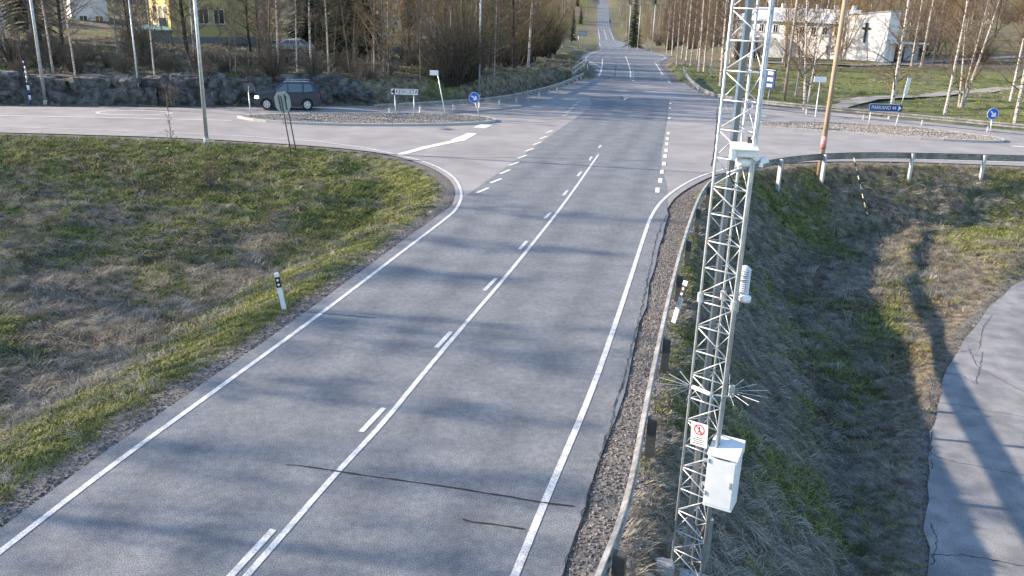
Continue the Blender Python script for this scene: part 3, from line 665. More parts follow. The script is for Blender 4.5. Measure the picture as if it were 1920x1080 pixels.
# route board beyond the right rail
b1, b2 = at(1427, 201, -.1), at(1438.5, 200, -.1); Yp = b1.y
t = thing('route_board', 'blue route board with rows of pale panels on two posts beyond the right rail', 'road sign', b1)
ctr = at_plane(1438, 148, Yp); rot = Matrix.Rotation(math.radians(-52), 3, 'Z'); w_, h_ = 1.55, 1.45
po = MB().box((0, 0, 0), (w_, .12, h_)).build('panel', DBLUE, t); po.location = ctr-b1; po.rotation_euler = (0, 0, math.radians(-55))
for i in range(3):
    for j in range(2):
        MB().box((-.37+j*.72, -.065, .46-i*.46), (.52, .012, .26)).build('route_panel', SGREY if (i+j) % 2 else WHITEP, po)
MB().box((0, -.064, h_/2-.02), (w_, .01, .04)).build('rim', WHITE, po)
post(t, b1-Vector((0, 0, .3)), at_plane(1434, 150, Yp+.12), .04); post(t, b2-Vector((0, 0, .3)), at_plane(1445, 150, Yp+.1), .04)
# narrow plate on a slanted post behind the PARKANO board
b = hit(1684, 214); t = thing('narrow_plate_sign', 'narrow pale plate sign on a slanted post behind the PARKANO board', 'sign', b)
tp = at_plane(1705, 146, b.y); md = at_plane(1697, 176, b.y)
MB().tube([(0, 0, -.2), tp-b], .04, 8).build('post', GALV, t, smooth=True)
dv = (tp-md); o = MB().box((0, 0, 0), (.30, .04, dv.length), Matrix.Rotation(math.atan2(dv.x, dv.z), 3, 'Y')).build('plate', WHITEP, t); o.location = (tp+md)/2-b+Vector((0, -.07, 0))
# dark board on two posts beside the far road
b1, b2 = hit(1084, 91), hit(1092, 90); t = thing('large_board', 'large dark board on two pale posts left of the far road', 'road sign', b1); Yp = b1.y
c_ = at_plane(1092, 63, Yp); s_ = (at_plane(1100, 63, Yp)-at_plane(1084, 63, Yp)).x
o = MB().box((0, 0, 0), (s_, .08, s_*.55)).build('panel', DBLUE, t); o.location = c_-b1
MB().box((0, -.05, 0), (s_*.93, .01, s_*.48)).build('face', SGREY, o)
post(t, b1-Vector((0, 0, .2)), at_plane(1085, 60, Yp+.1), .09); post(t, b2-Vector((0, 0, .2)), at_plane(1092.5, 60, Yp+.1), .09)
# striped marker post
b = hit(58, 196.5); t = thing('striped_marker', 'slim blue and white striped marker post against the rock at far left', 'marker post', b)
tp = at_plane(45, 114, b.y)-b
for k in range(9):
    MB().tube([tp*(k/9), tp*((k+1)/9)], .075 if k in (1, 2, 3, 8) else .05, 8).build('stripe_band', (WHITE if k % 2 else DBLUE) if k < 5 else (GALVD if k < 8 else DBLUE), t, smooth=True)
# delineator posts
def delineator(label, base_px, top_px, rot, flip=1, w_=.115):
    b = hit(*base_px); tp = at_plane(*top_px, b.y)-b; t = thing('delineator', label, 'marker post', b, group='white edge marker posts')
    L_ = tp.length; prof = [(-w_/2, -.03), (w_/2, -.03), (w_/2*.6, .035), (-w_/2*.6, .035)]
    q = Vector((0, 0, 1)).rotation_difference(tp.normalized()).to_matrix() @ Matrix.Rotation(rot, 3, 'Z')
    def sec(z0, z1, mat, nm, g=0):
        mb = MB(); k = 1+g
        mb.add([q @ Vector((x*k, y*k, z)) for z in (z0, z1) for x, y in prof], [(0, 1, 2, 3), (7, 6, 5, 4)]+[(i, (i+1) % 4, (i+1) % 4+4, i+4) for i in range(4)]); return mb.build(nm, mat, t)
    sec(-.2, L_*.62, WHITE, 'shaft'); sec(L_*.9, L_, WHITE, 'cap'); bd_ = sec(L_*.62, L_*.9, BLACK, 'black_band', .03)
    for zz in (.70, .82):
        ring = [(.03*math.cos(k*math.pi/6), .03*math.sin(k*math.pi/6)) for k in range(12)]
        MB().prism(ring, q @ Vector((1, 0, 0)), q @ Vector((0, 0, 1)), q @ Vector((0, -1, 0)), q @ Vector((0, -.033, L_*zz)), .006).build('reflector', WHITEP, bd_)
delineator('white roadside marker post with black band on the left grass shoulder', (534, 583), (518, 512), .1)
delineator('white roadside marker post with black band behind the near guard rail', (1263, 608), (1287, 527), -.9, w_=.12)
delineator('small white marker post at the start of the far right rail', (1281, 134), (1283, 117), 0)
delineator('small white marker post by the bus bay left of the far road', (1101, 132), (1102, 112), 0)
delineator('small white marker post on the sunny verge right of the far road', (1212, 95), (1213, 82), 0)
# ------------------------------------------------------------------ lattice weather mast
BZ = -.78
TRAY = M('tray_grey', (.17, .18, .19), (.24, .25, .26), 6, .6, .3)
HEADL = M('headlamp_glint', (.95, .97, 1.0), rough=.2, emit=6)  # emission imitates the sun's glint on the SUV headlamps
LB = hit(1257, 1074); BZ = LB.z; YL = LB.y
def mz(px, py): return at_plane(px, py, YL).z
mast = thing('lattice_mast', 'tall three-legged galvanised lattice mast behind the near guard rail', 'mast', LB)
LEG = [Vector((0, 0, 0)), Vector((.35, -.28, 0)), Vector((.31, .10, 0))]
for p in LEG: MB().tube([p+Vector((0, 0, -.1)), p+Vector((0, 0, 10.3))], .0165, 8).build('leg', GALV, mast, smooth=True)
lev_px = [1061, 1028, 993, 956, 915, 875, 834, 787, 745, 702, 657, 611, 565, 550, 501, 451, 400, 349, 295, 242, 187, 132, 75, 15]
lev = [mz(1257+(1074-y)*.1094, y)-BZ for y in lev_px]
while lev[-1] < 10: lev.append(lev[-1]+.38)
for i, z in enumerate(lev):
    for a, b, r in ((0, 1, .0092), (0, 2, .0068), (1, 2, .0068)):
        MB().tube([LEG[a]+Vector((0, 0, z)), LEG[b]+Vector((0, 0, z))], r, 6).build('crossbar', GALV, mast, smooth=True)
        if i+1 < len(lev) and lev[i+1]-z > .15:
            p, q = (a, b) if (i+(a+b == 2)) % 2 else (b, a)
            MB().tube([LEG[p]+Vector((0, 0, z+.01)), LEG[q]+Vector((0, 0, lev[i+1]-.01))], r*.9, 6).build('diagonal', GALV, mast, smooth=True)
MB().tube([(.385, -.235, .2), (.385, -.235, 10.3)], .022, 10).build('cable_conduit', GALVD, mast, smooth=True)
MB().box((.205, .03, 5.2), (.07, .02, 10.2), Matrix.Rotation(.3, 3, 'Z')).build('cable_tray', TRAY, mast)
MB().tube([(.155, -.02, .1), (.155, -.02, 10.3)], .014, 6).build('cable_pipe', GALV, mast, smooth=True)
zc = mz(1313, 557)-BZ
for p in LEG: MB().tube([p+Vector((0, 0, zc-.06)), p+Vector((0, 0, zc+.06))], .04, 8).build('joint_collar', GALV, mast)
MB().box((.22, -.06, -.25), (.56, .56, .30), Matrix.Rotation(-.4, 3, 'Z')).build('concrete_foot', CONC, mast, bevel=.03)
DV = (LEG[1]-LEG[0]).normalized(); NV = Vector((DV.y, -DV.x, 0))            # along the front face, and out of it towards the road
def onm(px, py, dy=0): return at_plane(px, py, YL+dy)
# weather instruments (each its own thing, bolted to the mast)
p0 = onm(1393, 288, -.25); t = thing('radar_sensor', 'white boxy sensor unit on the mast, above its slanted arm', 'sensor', p0)
rz = Matrix.Rotation(-.12, 3, 'Z')
MB().box((0, 0, .02), (.28, .2, .10), rz, taper=.9).build('housing', WHITE, t, bevel=.015)
MB().box((0, -.02, .085), (.31, .24, .02), rz @ Matrix.Rotation(.22, 3, 'X')).build('lid', WHITE, t, bevel=.004)
MB().box((-.13, -.05, -.0), (.06, .14, .12), rz).build('side_hood', WHITEP, t, bevel=.01); MB().box((.14, -.04, -.03), (.07, .1, .05), rz).build('side_hood', WHITEP, t, bevel=.01)
MB().tube([(-.06, 0, -.10), (.09, 0, -.10)], .055, 10).build('lens_barrel', WHITEP, t, smooth=True)
MB().box((.06, .04, -.06), (.09, .06, .12), rz).build('bracket', DARKP, t); MB().box((.09, .08, .14), (.07, .06, .08), rz).build('clamp', DARKP, t)
MB().tube([(-.08, .02, -.1), (-.13, .02, -.24), (-.08, .02, -.34), (0, .02, -.36), (.03, .02, -.26)], .008, 6).build('cable', BLACK, t, smooth=True)
q0, q1 = onm(1383, 318, -.2), onm(1432, 300, -.25); t = thing('arm_sensor', 'small white sensor at the end of a slanted arm reaching right off the mast', 'sensor', q0)
MB().tube([(-.12, 0, -.05), (0, 0, 0), q1-q0], .017, 8).build('arm', GALV, t, smooth=True); MB().box(q1-q0, (.11, .09, .075), Matrix.Rotation(-.3, 3, 'Y'), taper=.6).build('head', WHITE, t, bevel=.01); MB().tube([q1-q0+Vector((-.03, -.02, -.03)), q1-q0+Vector((-.03, -.03, -.08))], .025, 8).build('lens', WHITEP, t)
p0 = onm(1391, 550, -.12); t = thing('radiation_shield', 'stack of white louvre plates housing a thermometer on the mast', 'sensor', p0)
for k in range(12):
    MB().tube([(0, 0, .010+k*.027), (0, 0, .018+k*.027), (0, 0, .022+k*.027)], [.082, .078, .05], 16).build('louvre_plate', WHITE, t, smooth=False)
MB().tube([(0, 0, 0), (0, 0, .34)], .045, 10).build('core', DARKP, t); MB().tube([(0, 0, .325), (0, 0, .355)], [.07, .03], 16).build('cap', WHITE, t)
MB().tube([(0, 0, .0), (-.02, .0, -.05), (-.13, .06, -.05)], .014, 8).build('bracket', GALV, t)
p0 = onm(1397, 559, -.2); t = thing('dome_sensor', 'small white drum-shaped sensor just below the louvred shield', 'sensor', p0)
MB().tube([(0, 0, -.04), (0, 0, .02), (0, 0, .035)], [.07, .072, .05], 14).build('drum', WHITE, t, smooth=True)
MB().tube([(0, 0, -.02), (-.09, .02, -.03), (-.12, .05, -.1)], .014, 8).build('arm', GALV, t); MB().box((-.09, .05, -.12), (.07, .06, .16)).build('junction_box', SGREY, t); MB().tube([(-.02, 0, -.04), (0, .02, -.12), (-.08, .05, -.2)], .006, 6).build('cable', BLACK, t)
p0 = onm(1316, 733, -.1); t = thing('precipitation_sensor', 'white tube sensor with fans of metal bird spikes on both sides of the mast', 'sensor', p0)
tl, tr = onm(1298, 725, -.1)-p0, onm(1334, 740, -.25)-p0
MB().tube([tl, tl.lerp(tr, .85), tr], [.026, .026, .032], 12).build('tube', WHITE, t, smooth=True)
hr = onm(1366, 733, -.18)-p0; MB().tube([tr, onm(1372, 744, -.28)-p0], .012, 8).build('arm', GALV, t)
MB().box(hr+Vector((.04, 0, .0)), (.07, .05, .16), rz).build('head', SGREY, t, bevel=.01)
for hc, a0, a1, n_ in ((tl, 100, 275, 8), (hr, -95, 75, 8)):
    for k in range(n_):
        a = math.radians(a0+(a1-a0)*k/(n_-1)); d = Vector((math.cos(a), math.sin(a), .03)); L_ = random.uniform(.42, .52)
        MB().tube([hc+d*.06, hc+d*L_], .0036, 5).build('spike', GALVD, t)
# warning plate
ctr = onm(1311, 815, -.18); t = thing('warning_plate', 'white prohibition plate with red ring hung on the lattice mast', 'sign', ctr)
Rm = orient(DV, Vector((0, 0, 1))).to_4x4(); pw, ph = .235, .33
po = MB().box((0, 0, 0), (pw, ph, .006)).build('plate', WHITE, t); po.matrix_local = Matrix.Rotation(.06, 4, NV) @ Rm
if (Rm.to_3x3() @ Vector((0, 0, 1))).dot(NV) < 0: sgn = -1
else: sgn = 1
zz = sgn*.005
def ringm(r0, r1_, cx, cy, n=28):
    vs = []; fs = []
    for k in range(n):
        a = 2*math.pi*k/n
        for r in (r0, r1_): vs.append((cx+r*math.cos(a), cy+r*math.sin(a), zz))
    for k in range(n): a = 2*k; b = 2*((k+1) % n); fs.append((a, a+1, b+1, b))
    return MB().add(vs, fs)
ringm(.06, .078, 0, .07).build('red_ring', RED, po)
MB().box((0, .07, zz*1.1), (.014, .14, .001), Matrix.Rotation(.75, 3, 'Z')).build('red_bar', RED, po)
fig = MB(); fig.box((0, .10, zz*.8), (.022, .022, .002)); fig.box((.0, .072, zz*.8), (.018, .042, .002), Matrix.Rotation(.3, 3, 'Z')); fig.box((.012, .038, zz*.8), (.010, .045, .002), Matrix.Rotation(.5, 3, 'Z')); fig.box((-.012, .038, zz*.8), (.010, .045, .002), Matrix.Rotation(-.4, 3, 'Z')); fig.build('walking_figure', BLACK, po)
for k, wd in enumerate((.11, .17, .13, .16)):
    tx = MB(); x = -wd/2
    while x < wd/2-.006:
        l_ = random.uniform(.006, .012); tx.box((x+l_/2, -.045-k*.028, zz), (l_, .013, .001)); x += l_+.0035
    tx.build('text_line', BLACK, po)
# white cabinet
ctr = onm(1349, 944, -.28)
t = thing('instrument_cabinet', 'white metal cabinet with a sloping lid bolted to the lower mast', 'cabinet', ctr, math.atan2(DV.y, DV.x)+.2)
cw, cd, chh = .38, .30, .79
MB().box((0, .0, chh/2), (cw, cd, chh)).build('body', WHITE, t, bevel=.008)
lid = MB(); lid.add([(-cw/2-.012, -cd/2-.03, chh+.004), (cw/2+.012, -cd/2-.03, chh+.004), (cw/2+.012, cd/2+.02, chh+.13), (-cw/2-.012, cd/2+.02, chh+.13), (-cw/2-.012, -cd/2-.03, chh-.03), (cw/2+.012, -cd/2-.03, chh-.03), (cw/2+.012, cd/2+.02, chh-.03), (-cw/2-.012, cd/2+.02, chh-.03)], [(0, 1, 2, 3), (7, 6, 5, 4), (0, 4, 5, 1), (1, 5, 6, 2), (2, 6, 7, 3), (3, 7, 4, 0)]); lid.build('lid', WHITE, t, bevel=.006)
MB().box((0, -cd/2-.004, chh*.48), (cw*.9, .008, chh*.86)).build('door', WHITE, t, bevel=.004)
MB().box((cw*.36, -cd/2-.012, chh*.5), (.02, .02, .09)).build('latch', SGREY, t); MB().box((-cw/2-.05, .05, chh*.7), (.12, .04, .04)).build('bracket', GALV, t); MB().box((-cw/2-.05, .05, chh*.25), (.12, .04, .04)).build('bracket', GALV, t)
for zz_ in (.2, .68): MB().tube([(-cw*.45, -cd/2-.014, zz_-.03), (-cw*.45, -cd/2-.014, zz_+.03)], .012, 6).build('hinge', SGREY, t)
MB().box((0, -cd/2-.0095, chh*.94), (cw*.5, .004, .02)).build('vent', DARKP, t)
MB().tube([(-.1, 0, 0), (-.12, 0, -.25), (-.2, .05, -.6)], .025, 8).build('cable_tube', DARKP, t)
b = hit(1322, 1078); t = thing('ground_stake', 'short steel angle stake beside the mast foot below the cabinet', 'stake', b)
tp = onm(1334, 975, -.1)-b; MB().box(tp/2, (.05, .012, tp.length), Vector((0, 0, 1)).rotation_difference(tp.normalized()).to_matrix()).build('web', GALVD, t); MB().box(tp/2+Vector((.025, .025, 0)), (.012, .05, tp.length), Vector((0, 0, 1)).rotation_difference(tp.normalized()).to_matrix()).build('flange', GALVD, t)

# ------------------------------------------------------------------ stones
def rock_mesh(nm, mat, seed, sub=2, jag=.22, flat=1.0):
    bm = bmesh.new(); bmesh.ops.create_cube(bm, size=1); bmesh.ops.subdivide_edges(bm, edges=bm.edges[:], cuts=sub, use_grid_fill=True)
    rr = random.Random(seed); off = Vector((rr.uniform(0, 90), rr.uniform(0, 90), rr.uniform(0, 90)))
    from mathutils import noise
    for v in bm.verts:
        n = v.co.normalized(); base = v.co.lerp(n*.6, .30)
        v.co = base+Vector(noise.noise_vector(v.co*1.6+off))*jag+Vector(noise.noise_vector(v.co*4+off))*jag*.35
    me = bpy.data.meshes.new(nm); bm.to_mesh(me); bm.free(); me.materials.append(mat); return me
ROCK = M('rock', (.045, .044, .043), (.16, .155, .15), 2.2, .92, coords='pos', speck=(7, .6, 1.25, .3, .7), bump=.05, bscale=5, patch=(.9, .7, 1.15, .35, .65))
STONE = M('light_stone', (.26, .26, .27), (.42, .42, .43), 8, .9, bump=.01)
b = hit(1244, 1072); o = bpy.data.objects.new('boulder', rock_mesh('boulder', STONE, 5, 3, .12)); COL.objects.link(o); o.location = b+Vector((0, 0, .06)); o.scale = (.26, .22, .2)
tag(o, 'pale grey boulder beside the foot of the lattice mast', 'boulder')
# rock cutting along the far side of the left side road
line = dens([p+Vector((0, 1.15, 0)) for p in [at(-330, 192), at(0, 198), at(250, 199), at(420, 199.5), at(600, 197), at(720, 195), at(800, 192)]], .45)
mb = MB(); vs = []; nr = 9
for i, p in enumerate(line):
    f_ = min(1, (len(line)-1-i)/14); hgt = (1.55+.5*float(fbm(i*.45, 3.3, .25, 3)))*(.25+.75*f_)
    for k in range(nr):
        s = k/(nr-1); ox = (float(fbm(i*.45, k*1.1, .7, 4, 5))-.5)*1.3; vs.append((p.x, p.y+s*.9+ox*(s > 0)*.55, -.1+hgt*s+(float(fbm(i*.45, k*2.1, .9, 3, 8))-.5)*.25*(s > 0)))
    q = gpt(p.x, p.y+3.2); vs.append((q.x, q.y, q.z-.1))
nr += 1
mb.add(vs, [(i*nr+k, (i+1)*nr+k, (i+1)*nr+k+1, i*nr+k+1) for i in range(len(line)-1) for k in range(nr-1)])
cut = tag(mb.build('rock_cutting', ROCK), kind='structure')
RM = [rock_mesh('rock', ROCK, s, 3, .2) for s in range(9)]
rr = random.Random(4)
x = 0
for row, (z0, sz) in enumerate(((.4, 1.25), (1.2, 1.1))):
    i = rr.randint(0, 3)
    while i < len(line)-12:
        wd = rr.uniform(1.0, 2.4); p = line[min(i+int(wd), len(line)-1)]
        o = bpy.data.objects.new('rock', rr.choice(RM)); COL.objects.link(o); o.parent = cut
        o.location = (p.x, p.y+.35+.35*row+rr.uniform(-.1, .25), z0+rr.uniform(-.15, .15)); o.scale = (wd*1.02, rr.uniform(.9, 1.4), sz*rr.uniform(.8, 1.25)); o.rotation_euler = (rr.uniform(-.15, .15), rr.uniform(-.12, .12), rr.uniform(-.35, .35))
        i += max(2, int(wd/.45))

# ------------------------------------------------------------------ cars
def extr(mb, prof, y0, y1, mi=0):
    n = len(prof); vs = [(x, y0, z) for x, z in prof]+[(x, y1, z) for x, z in prof]
    mb.add(vs, [tuple(range(n)), tuple(range(2*n-1, n-1, -1))]+[(i, i+n, (i+1) % n+n, (i+1) % n) for i in range(n)], mi); return mb
def arch(cx, r, z0, n=10): return [(cx+r*math.cos(a), z0+r*math.sin(a)) for a in np.linspace(0, math.pi, n)]
def car(name, label, cat, kind, paint, trim, loc, rz, sc=1.0):
    t = thing(name, label, cat, loc, rz); t.scale = (sc,)*3
    if kind == 'suv':
        WB0, WB1, r, wz = -1.30, 1.36, .345, .345; zb = .26; belt = 1.02; W = .89
        low = [(-2.10, .42), (-2.12, .62), (-2.09, .98), (-1.95, 1.06), (.80, 1.06), (1.15, 1.06), (1.85, .96), (2.08, .84), (2.14, .62), (2.13, .36), (2.0, zb)]
        cab = [(-2.02, 1.04), (-1.72, 1.60), (-1.2, 1.645), (-.2, 1.655), (.28, 1.60), (1.02, 1.05)]
    else:
        WB0, WB1, r, wz = -1.32, 1.34, .31, .31; zb = .22; belt = .9; W = .86
        low = [(-2.16, .40), (-2.18, .70), (-2.05, .93), (-1.5, .95), (.85, .92), (1.5, .84), (2.05, .70), (2.15, .52), (2.13, .30), (2.0, zb)]
        cab = [(-1.75, .93), (-1.05, 1.36), (-.55, 1.42), (-.05, 1.42), (.25, 1.38), (1.05, .91)]
    bott = [(WB1+r+.06, zb)]+arch(WB1, r+.06, zb+.04)[0:]+[(WB1-r-.06, zb), (WB0+r+.06, zb)]+arch(WB0, r+.06, zb+.04)+[(WB0-r-.06, zb), (-2.0, zb)]
    body = MB(); extr(body, low+bott, -W, W)
    bo = body.build('body', paint, t, bevel=.055)
    cb = MB(); n = len(cab); zt = max(z for _, z in cab)
    def cw(z): return W-.03-(z-belt)/(zt-belt)*.17
    vs = [(x, -cw(z), z) for x, z in cab]+[(x, cw(z), z) for x, z in cab]
    cb.add(vs, [tuple(range(n)), tuple(range(2*n-1, n-1, -1))]+[(i, i+n, (i+1) % n+n, (i+1) % n) for i in range(n)])
    co = cb.build('cabin', paint, t, bevel=.04)
    # glass: side windows, windscreen, rear screen
    def side_pane(q, nm='side_window'):
        for s in (-1, 1):
            mb = MB(); vv = [(x, s*(cw(z)+.004), z) for x, z in q]+[(x, s*(cw(z)-.02), z) for x, z in q]; k = len(q)
            mb.add(vv, [tuple(range(k)), tuple(range(2*k-1, k-1, -1))]+[(i, i+k, (i+1) % k+k, (i+1) % k) for i in range(k)]); mb.build(nm, CARG, t)
    zt2 = zt-.1; zb2 = belt+.06
    if kind == 'suv':
        side_pane([(-.02, zb2), (-.02, zt2), (.16, zt2), (.72, zb2+.05), (.80, zb2)]); side_pane([(-.98, zb2), (-.98, zt2), (-.1, zt2), (-.1, zb2)]); side_pane([(-1.72, zb2+.08), (-1.56, zt2-.02), (-1.12, zt2), (-1.12, zb2)])
        ws = ((1.0, 1.09), (.33, 1.585)); rs = ((-1.98, 1.12), (-1.76, 1.53))
    else:
        side_pane([(-.2, zb2), (-.2, zt2), (.1, zt2), (.75, zb2)]); side_pane([(-1.35, zb2), (-.95, zt2), (-.28, zt2), (-.28, zb2)])
        ws = ((1.0, .95), (.3, 1.355)); rs = ((-1.68, .98), (-1.1, 1.33))
    for nm, ((xa, za), (xb, zb_)), s in (('windscreen', ws, 1), ('rear_screen', rs, -1)):
        dn = Vector((zb_-za, 0, xa-xb)).normalized()*s*.012
        if s < 0: dn = Vector((-(zb_-za), 0, (xb-xa)*1.0)).normalized()*.012
        a_, b_ = cw(za)-.07, cw(zb_)-.07
        MB().add([Vector((xa, -a_, za))+dn, Vector((xa, a_, za))+dn, Vector((xb, b_, zb_))+dn, Vector((xb, -b_, zb_))+dn], [(0, 1, 2, 3)]).build(nm, CARG, t)
    for x in (WB0, WB1):
        for s in (-1, 1):
            wh = MB(); wh.tube([(x, s*(W-.22), wz), (x, s*(W-.20), wz), (x, s*(W-.02), wz), (x, s*W, wz)], [r*.9, r, r, r*.92], 24); wo_ = wh.build('wheel', RUBBER, t, smooth=False)
            rm = MB(); rm.tube([(x, s*(W-.05), wz), (x, s*(W+.006), wz)], [r*.66, r*.64], 20); ro = rm.build('rim', GALV, wo_)
            for k in range(5):
                a = k*2*math.pi/5; MB().box((x+math.cos(a)*r*.38, s*(W+.008), wz+math.sin(a)*r*.38), (r*.16, .012, r*.2), Matrix.Rotation(-a, 3, 'Y')).build('rim_slot', BLACK, wo_)
    for s in (-1, 1):
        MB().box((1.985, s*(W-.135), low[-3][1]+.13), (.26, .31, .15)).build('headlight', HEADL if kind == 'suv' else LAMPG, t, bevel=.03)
        MB().box((-2.07, s*(W-.12), .86), (.1, .17, .24)).build('tail_light', RED, t, bevel=.02)
        MB().box((.80, s*(W+.07), belt+.09), (.13, .18, .13)).build('mirror', paint, t, bevel=.03)
        for x in (-.85, .18): MB().box((x, s*(W+.008), belt-.10), (.17, .02, .03)).build('door_handle', trim, t)
        for x in (-1.05, -.06, .98): MB().box((x, s*(W+.0015), .68), (.012, .004, .62)).build('door_gap', BLACK, t)
        MB().box((0.03, s*(W+.006), .37), (1.85, .02, .22)).build('sill', trim, t)
        if kind == 'suv': MB().tube([(-1.4, s*.66, 1.66), (-1.3, s*.66, 1.70), (.05, s*.66, 1.70), (.2, s*.66, 1.64)], .02, 6).build('roof_rail', GALV, t)
    MB().box((2.11, 0, .44), (.1, W*1.86, .26)).build('front_bumper', trim, t, bevel=.04); MB().box((-2.1, 0, .46), (.1, W*1.86, .28)).build('rear_bumper', trim, t, bevel=.04)
    MB().box((2.125, 0, .72), (.05, .85, .13)).build('grille', BLACK, t)
    return t
PAINT1 = M('car_paint_dark', (.016, .032, .052), rough=.25, spec=.6); TRIM = M('car_trim', (.035, .035, .037), rough=.6)
PAINT2 = M('car_paint_silver', (.42, .44, .46), rough=.3, metal=.5)
fw, rw = at(498, 206.5), at(574, 207.5); dv = fw-rw
ang = math.atan2(dv.y, dv.x); side_ = Vector((-dv.y, dv.x, 0)).normalized()
cc = (fw+rw)/2-side_*.86*1.0; cc = (fw+rw)/2+Vector((0, .84, 0))
car('suv_car', 'dark blue-grey SUV driving left past the rock face with sun glint glowing on its headlamps', 'car', 'suv', PAINT1, TRIM, (cc.x, cc.y, 0.005), ang, dv.length/2.66).scale.z *= 1.12
hb = hit(545, 101); car('parked_car', 'silver parked car half hidden by birch trunks on the left bank', 'car', 'sedan', PAINT2, TRIM, hb, math.pi-.12, 1.0)

# ------------------------------------------------------------------ buildings
def wallmat(n, c, c2): return M(n, c, c2, 1.2, .9, bump=.01)
YEL = wallmat('yellow_render', (.50, .40, .16), (.58, .47, .20)); WHT = wallmat('white_render', (.66, .64, .61), (.76, .74, .71)); GRYW = wallmat('grey_render', (.40, .42, .45), (.48, .50, .52))
TIN = M('roof_tin', (.33, .33, .34), (.42, .42, .43), 2, .5, .3); TEAL = M('roof_teal', (.16, .30, .28), (.22, .36, .33), 3, .6); ROOFW = M('roof_light', (.55, .56, .57), (.64, .65, .66), 2, .5); FRAMEW = M('window_frame', (.72, .72, .70), rough=.5)
PLINTH = M('plinth', (.20, .19, .185), (.26, .25, .24), 4, .9)
def window(parent, c, w_, h_, axis_u, nrm):
    u = Vector(axis_u); n = Vector(nrm); z = Vector((0, 0, 1)); c = Vector(c); Rr = Matrix((u, n, z)).transposed()
    mb = MB()
    for s in (-1, 1):
        mb.box(c+u*s*w_/2+n*.03, (.09, .10, h_+.09), Rr); mb.box(c+z*s*h_/2+n*.032, (w_+.09, .10, .09), Rr)
    mb.box(c+n*.03, (.06, .08, h_), Rr)
    fr = mb.build('window', FRAMEW, parent); MB().box(c+n*.004, (w_, .03, h_), Rr).build('pane', GLASS, fr)
    MB().box(c-z*(h_/2+.07)+n*.07, (w_+.2, .14, .04), Rr).build('sill', TIN, fr)
    return fr
def house(name, label, base, rz, Lx, Ly, hw, roof_h, wm, rm, front=(), left=(), hip=False, over=.5, plinth=.5):
    t = thing(name, label, 'house', base, rz)
    MB().box((0, 0, plinth/2-.6), (Lx+.06, Ly+.06, plinth+1.2)).build('plinth', PLINTH, t)
    MB().box((0, 0, plinth+hw/2), (Lx, Ly, hw)).build('wall', wm, t)
    X, Y_, z0 = Lx/2+over, Ly/2+over, plinth+hw; i_ = Y_ if hip else 0; i_ = min(i_, X*.8)
    mb = MB(); mb.add([(-X, -Y_, z0), (X, -Y_, z0), (X, Y_, z0), (-X, Y_, z0), (-X+i_, 0, z0+roof_h), (X-i_, 0, z0+roof_h), (-X, -Y_, z0+.14), (X, -Y_, z0+.14), (X, Y_, z0+.14), (-X, Y_, z0+.14)],
                      [(3, 2, 1, 0), (0, 1, 7, 6), (1, 2, 8, 7), (2, 3, 9, 8), (3, 0, 6, 9), (6, 7, 5, 4), (8, 9, 4, 5), (7, 8, 5), (9, 6, 4)])
    ro = mb.build('roof', rm, t); MB().box((Lx*.15, 0, z0+roof_h+.2), (.6, .6, 1.1)).build('chimney', PLINTH, ro)
    for x, z, w_, h_ in front: window(t, (x, -Ly/2, z), w_, h_, (1, 0, 0), (0, -1, 0))
    for y, z, w_, h_ in left: window(t, (-Lx/2, y, z), w_, h_, (0, -1, 0), (-1, 0, 0))
    return t
b = at_plane(480, 80, 98)
house('yellow_house', 'yellow plastered two-storey house behind bare trees on the left bank', Vector((b.x-5.7, 98, b.z+.1)), .70, 9.4, 6.5, 6.6, 2.2, YEL, TIN,
      [(-1.2, 2.6, 1.15, 1.5), (.5, 2.6, 1.15, 1.5), (3.2, 5.6, 1.1, 1.4), (-.9, 5.6, 1.15, 1.4)], [(-1.9, 2.6, .8, 1.9), (-.2, 2.6, .8, 1.9), (1.5, 2.6, .8, 1.9), (-1, 5.6, 1.0, 1.4), (1, 5.6, 1.0, 1.4)], hip=True, over=.7)
b = at_plane(205, 77, 110)
house('white_house', 'pale house with a sunlit white end wall at the upper left', Vector((b.x-2.9, 111, b.z)), .62, 4.2, 4.0, 5.6, 2.0, WHT, TEAL, [(-.8, 2.4, .9, 1.2), (1.0, 2.4, .9, 1.2)], [(-.8, 2.4, .8, 1.2), (.8, 4.4, .8, 1.2)])
b = at_plane(290, 80, 92)
house('garden_shed', 'low shed with a teal roof left of the yellow house', Vector((b.x, 93.5, b.z)), .1, 3.0, 2.4, 1.0, .55, PLINTH, TEAL, [], [], over=.25, plinth=.2)
# church-like white building on the right
def wbox(t, nm, c, s, mat, rot=0): o = MB().box((0, 0, 0), s).build(nm, mat, t); o.location = c; o.rotation_euler = (0, 0, rot); return o
b = hit(1655, 117); Yc = b.y; CS = 57/(FPX/(Yc*.947+2.3))/4.3
t = thing('white_church', 'white rendered church hall with a dark cross on its tower block', 'church', Vector((b.x, Yc+1.8, b.z-.1)), 0); t.scale = (CS,)*3
tw = MB(); 
A = Vector((-4.3, 2.4, 0)); Bv = Vector((0, -1.8, 0)); Cv = Vector((2.6, 1.0, 0)); Dv = Vector((-1.4, 5.0, 0)); Ht = 6.9
G_ = Vector((0, 0, -1.6)); vs = [p+G_ for p in (A, Bv, Cv, Dv)]+[p+Vector((0, 0, Ht+dz)) for p, dz in ((A, -.6), (Bv, 0), (Cv, .1), (Dv, -.5))]
tw.add(vs, [(3, 2, 1, 0), (4, 5, 6, 7), (0, 1, 5, 4), (1, 2, 6, 5), (2, 3, 7, 6), (3, 0, 4, 7)]); to = tw.build('tower_block', WHT, t)
rim = MB()
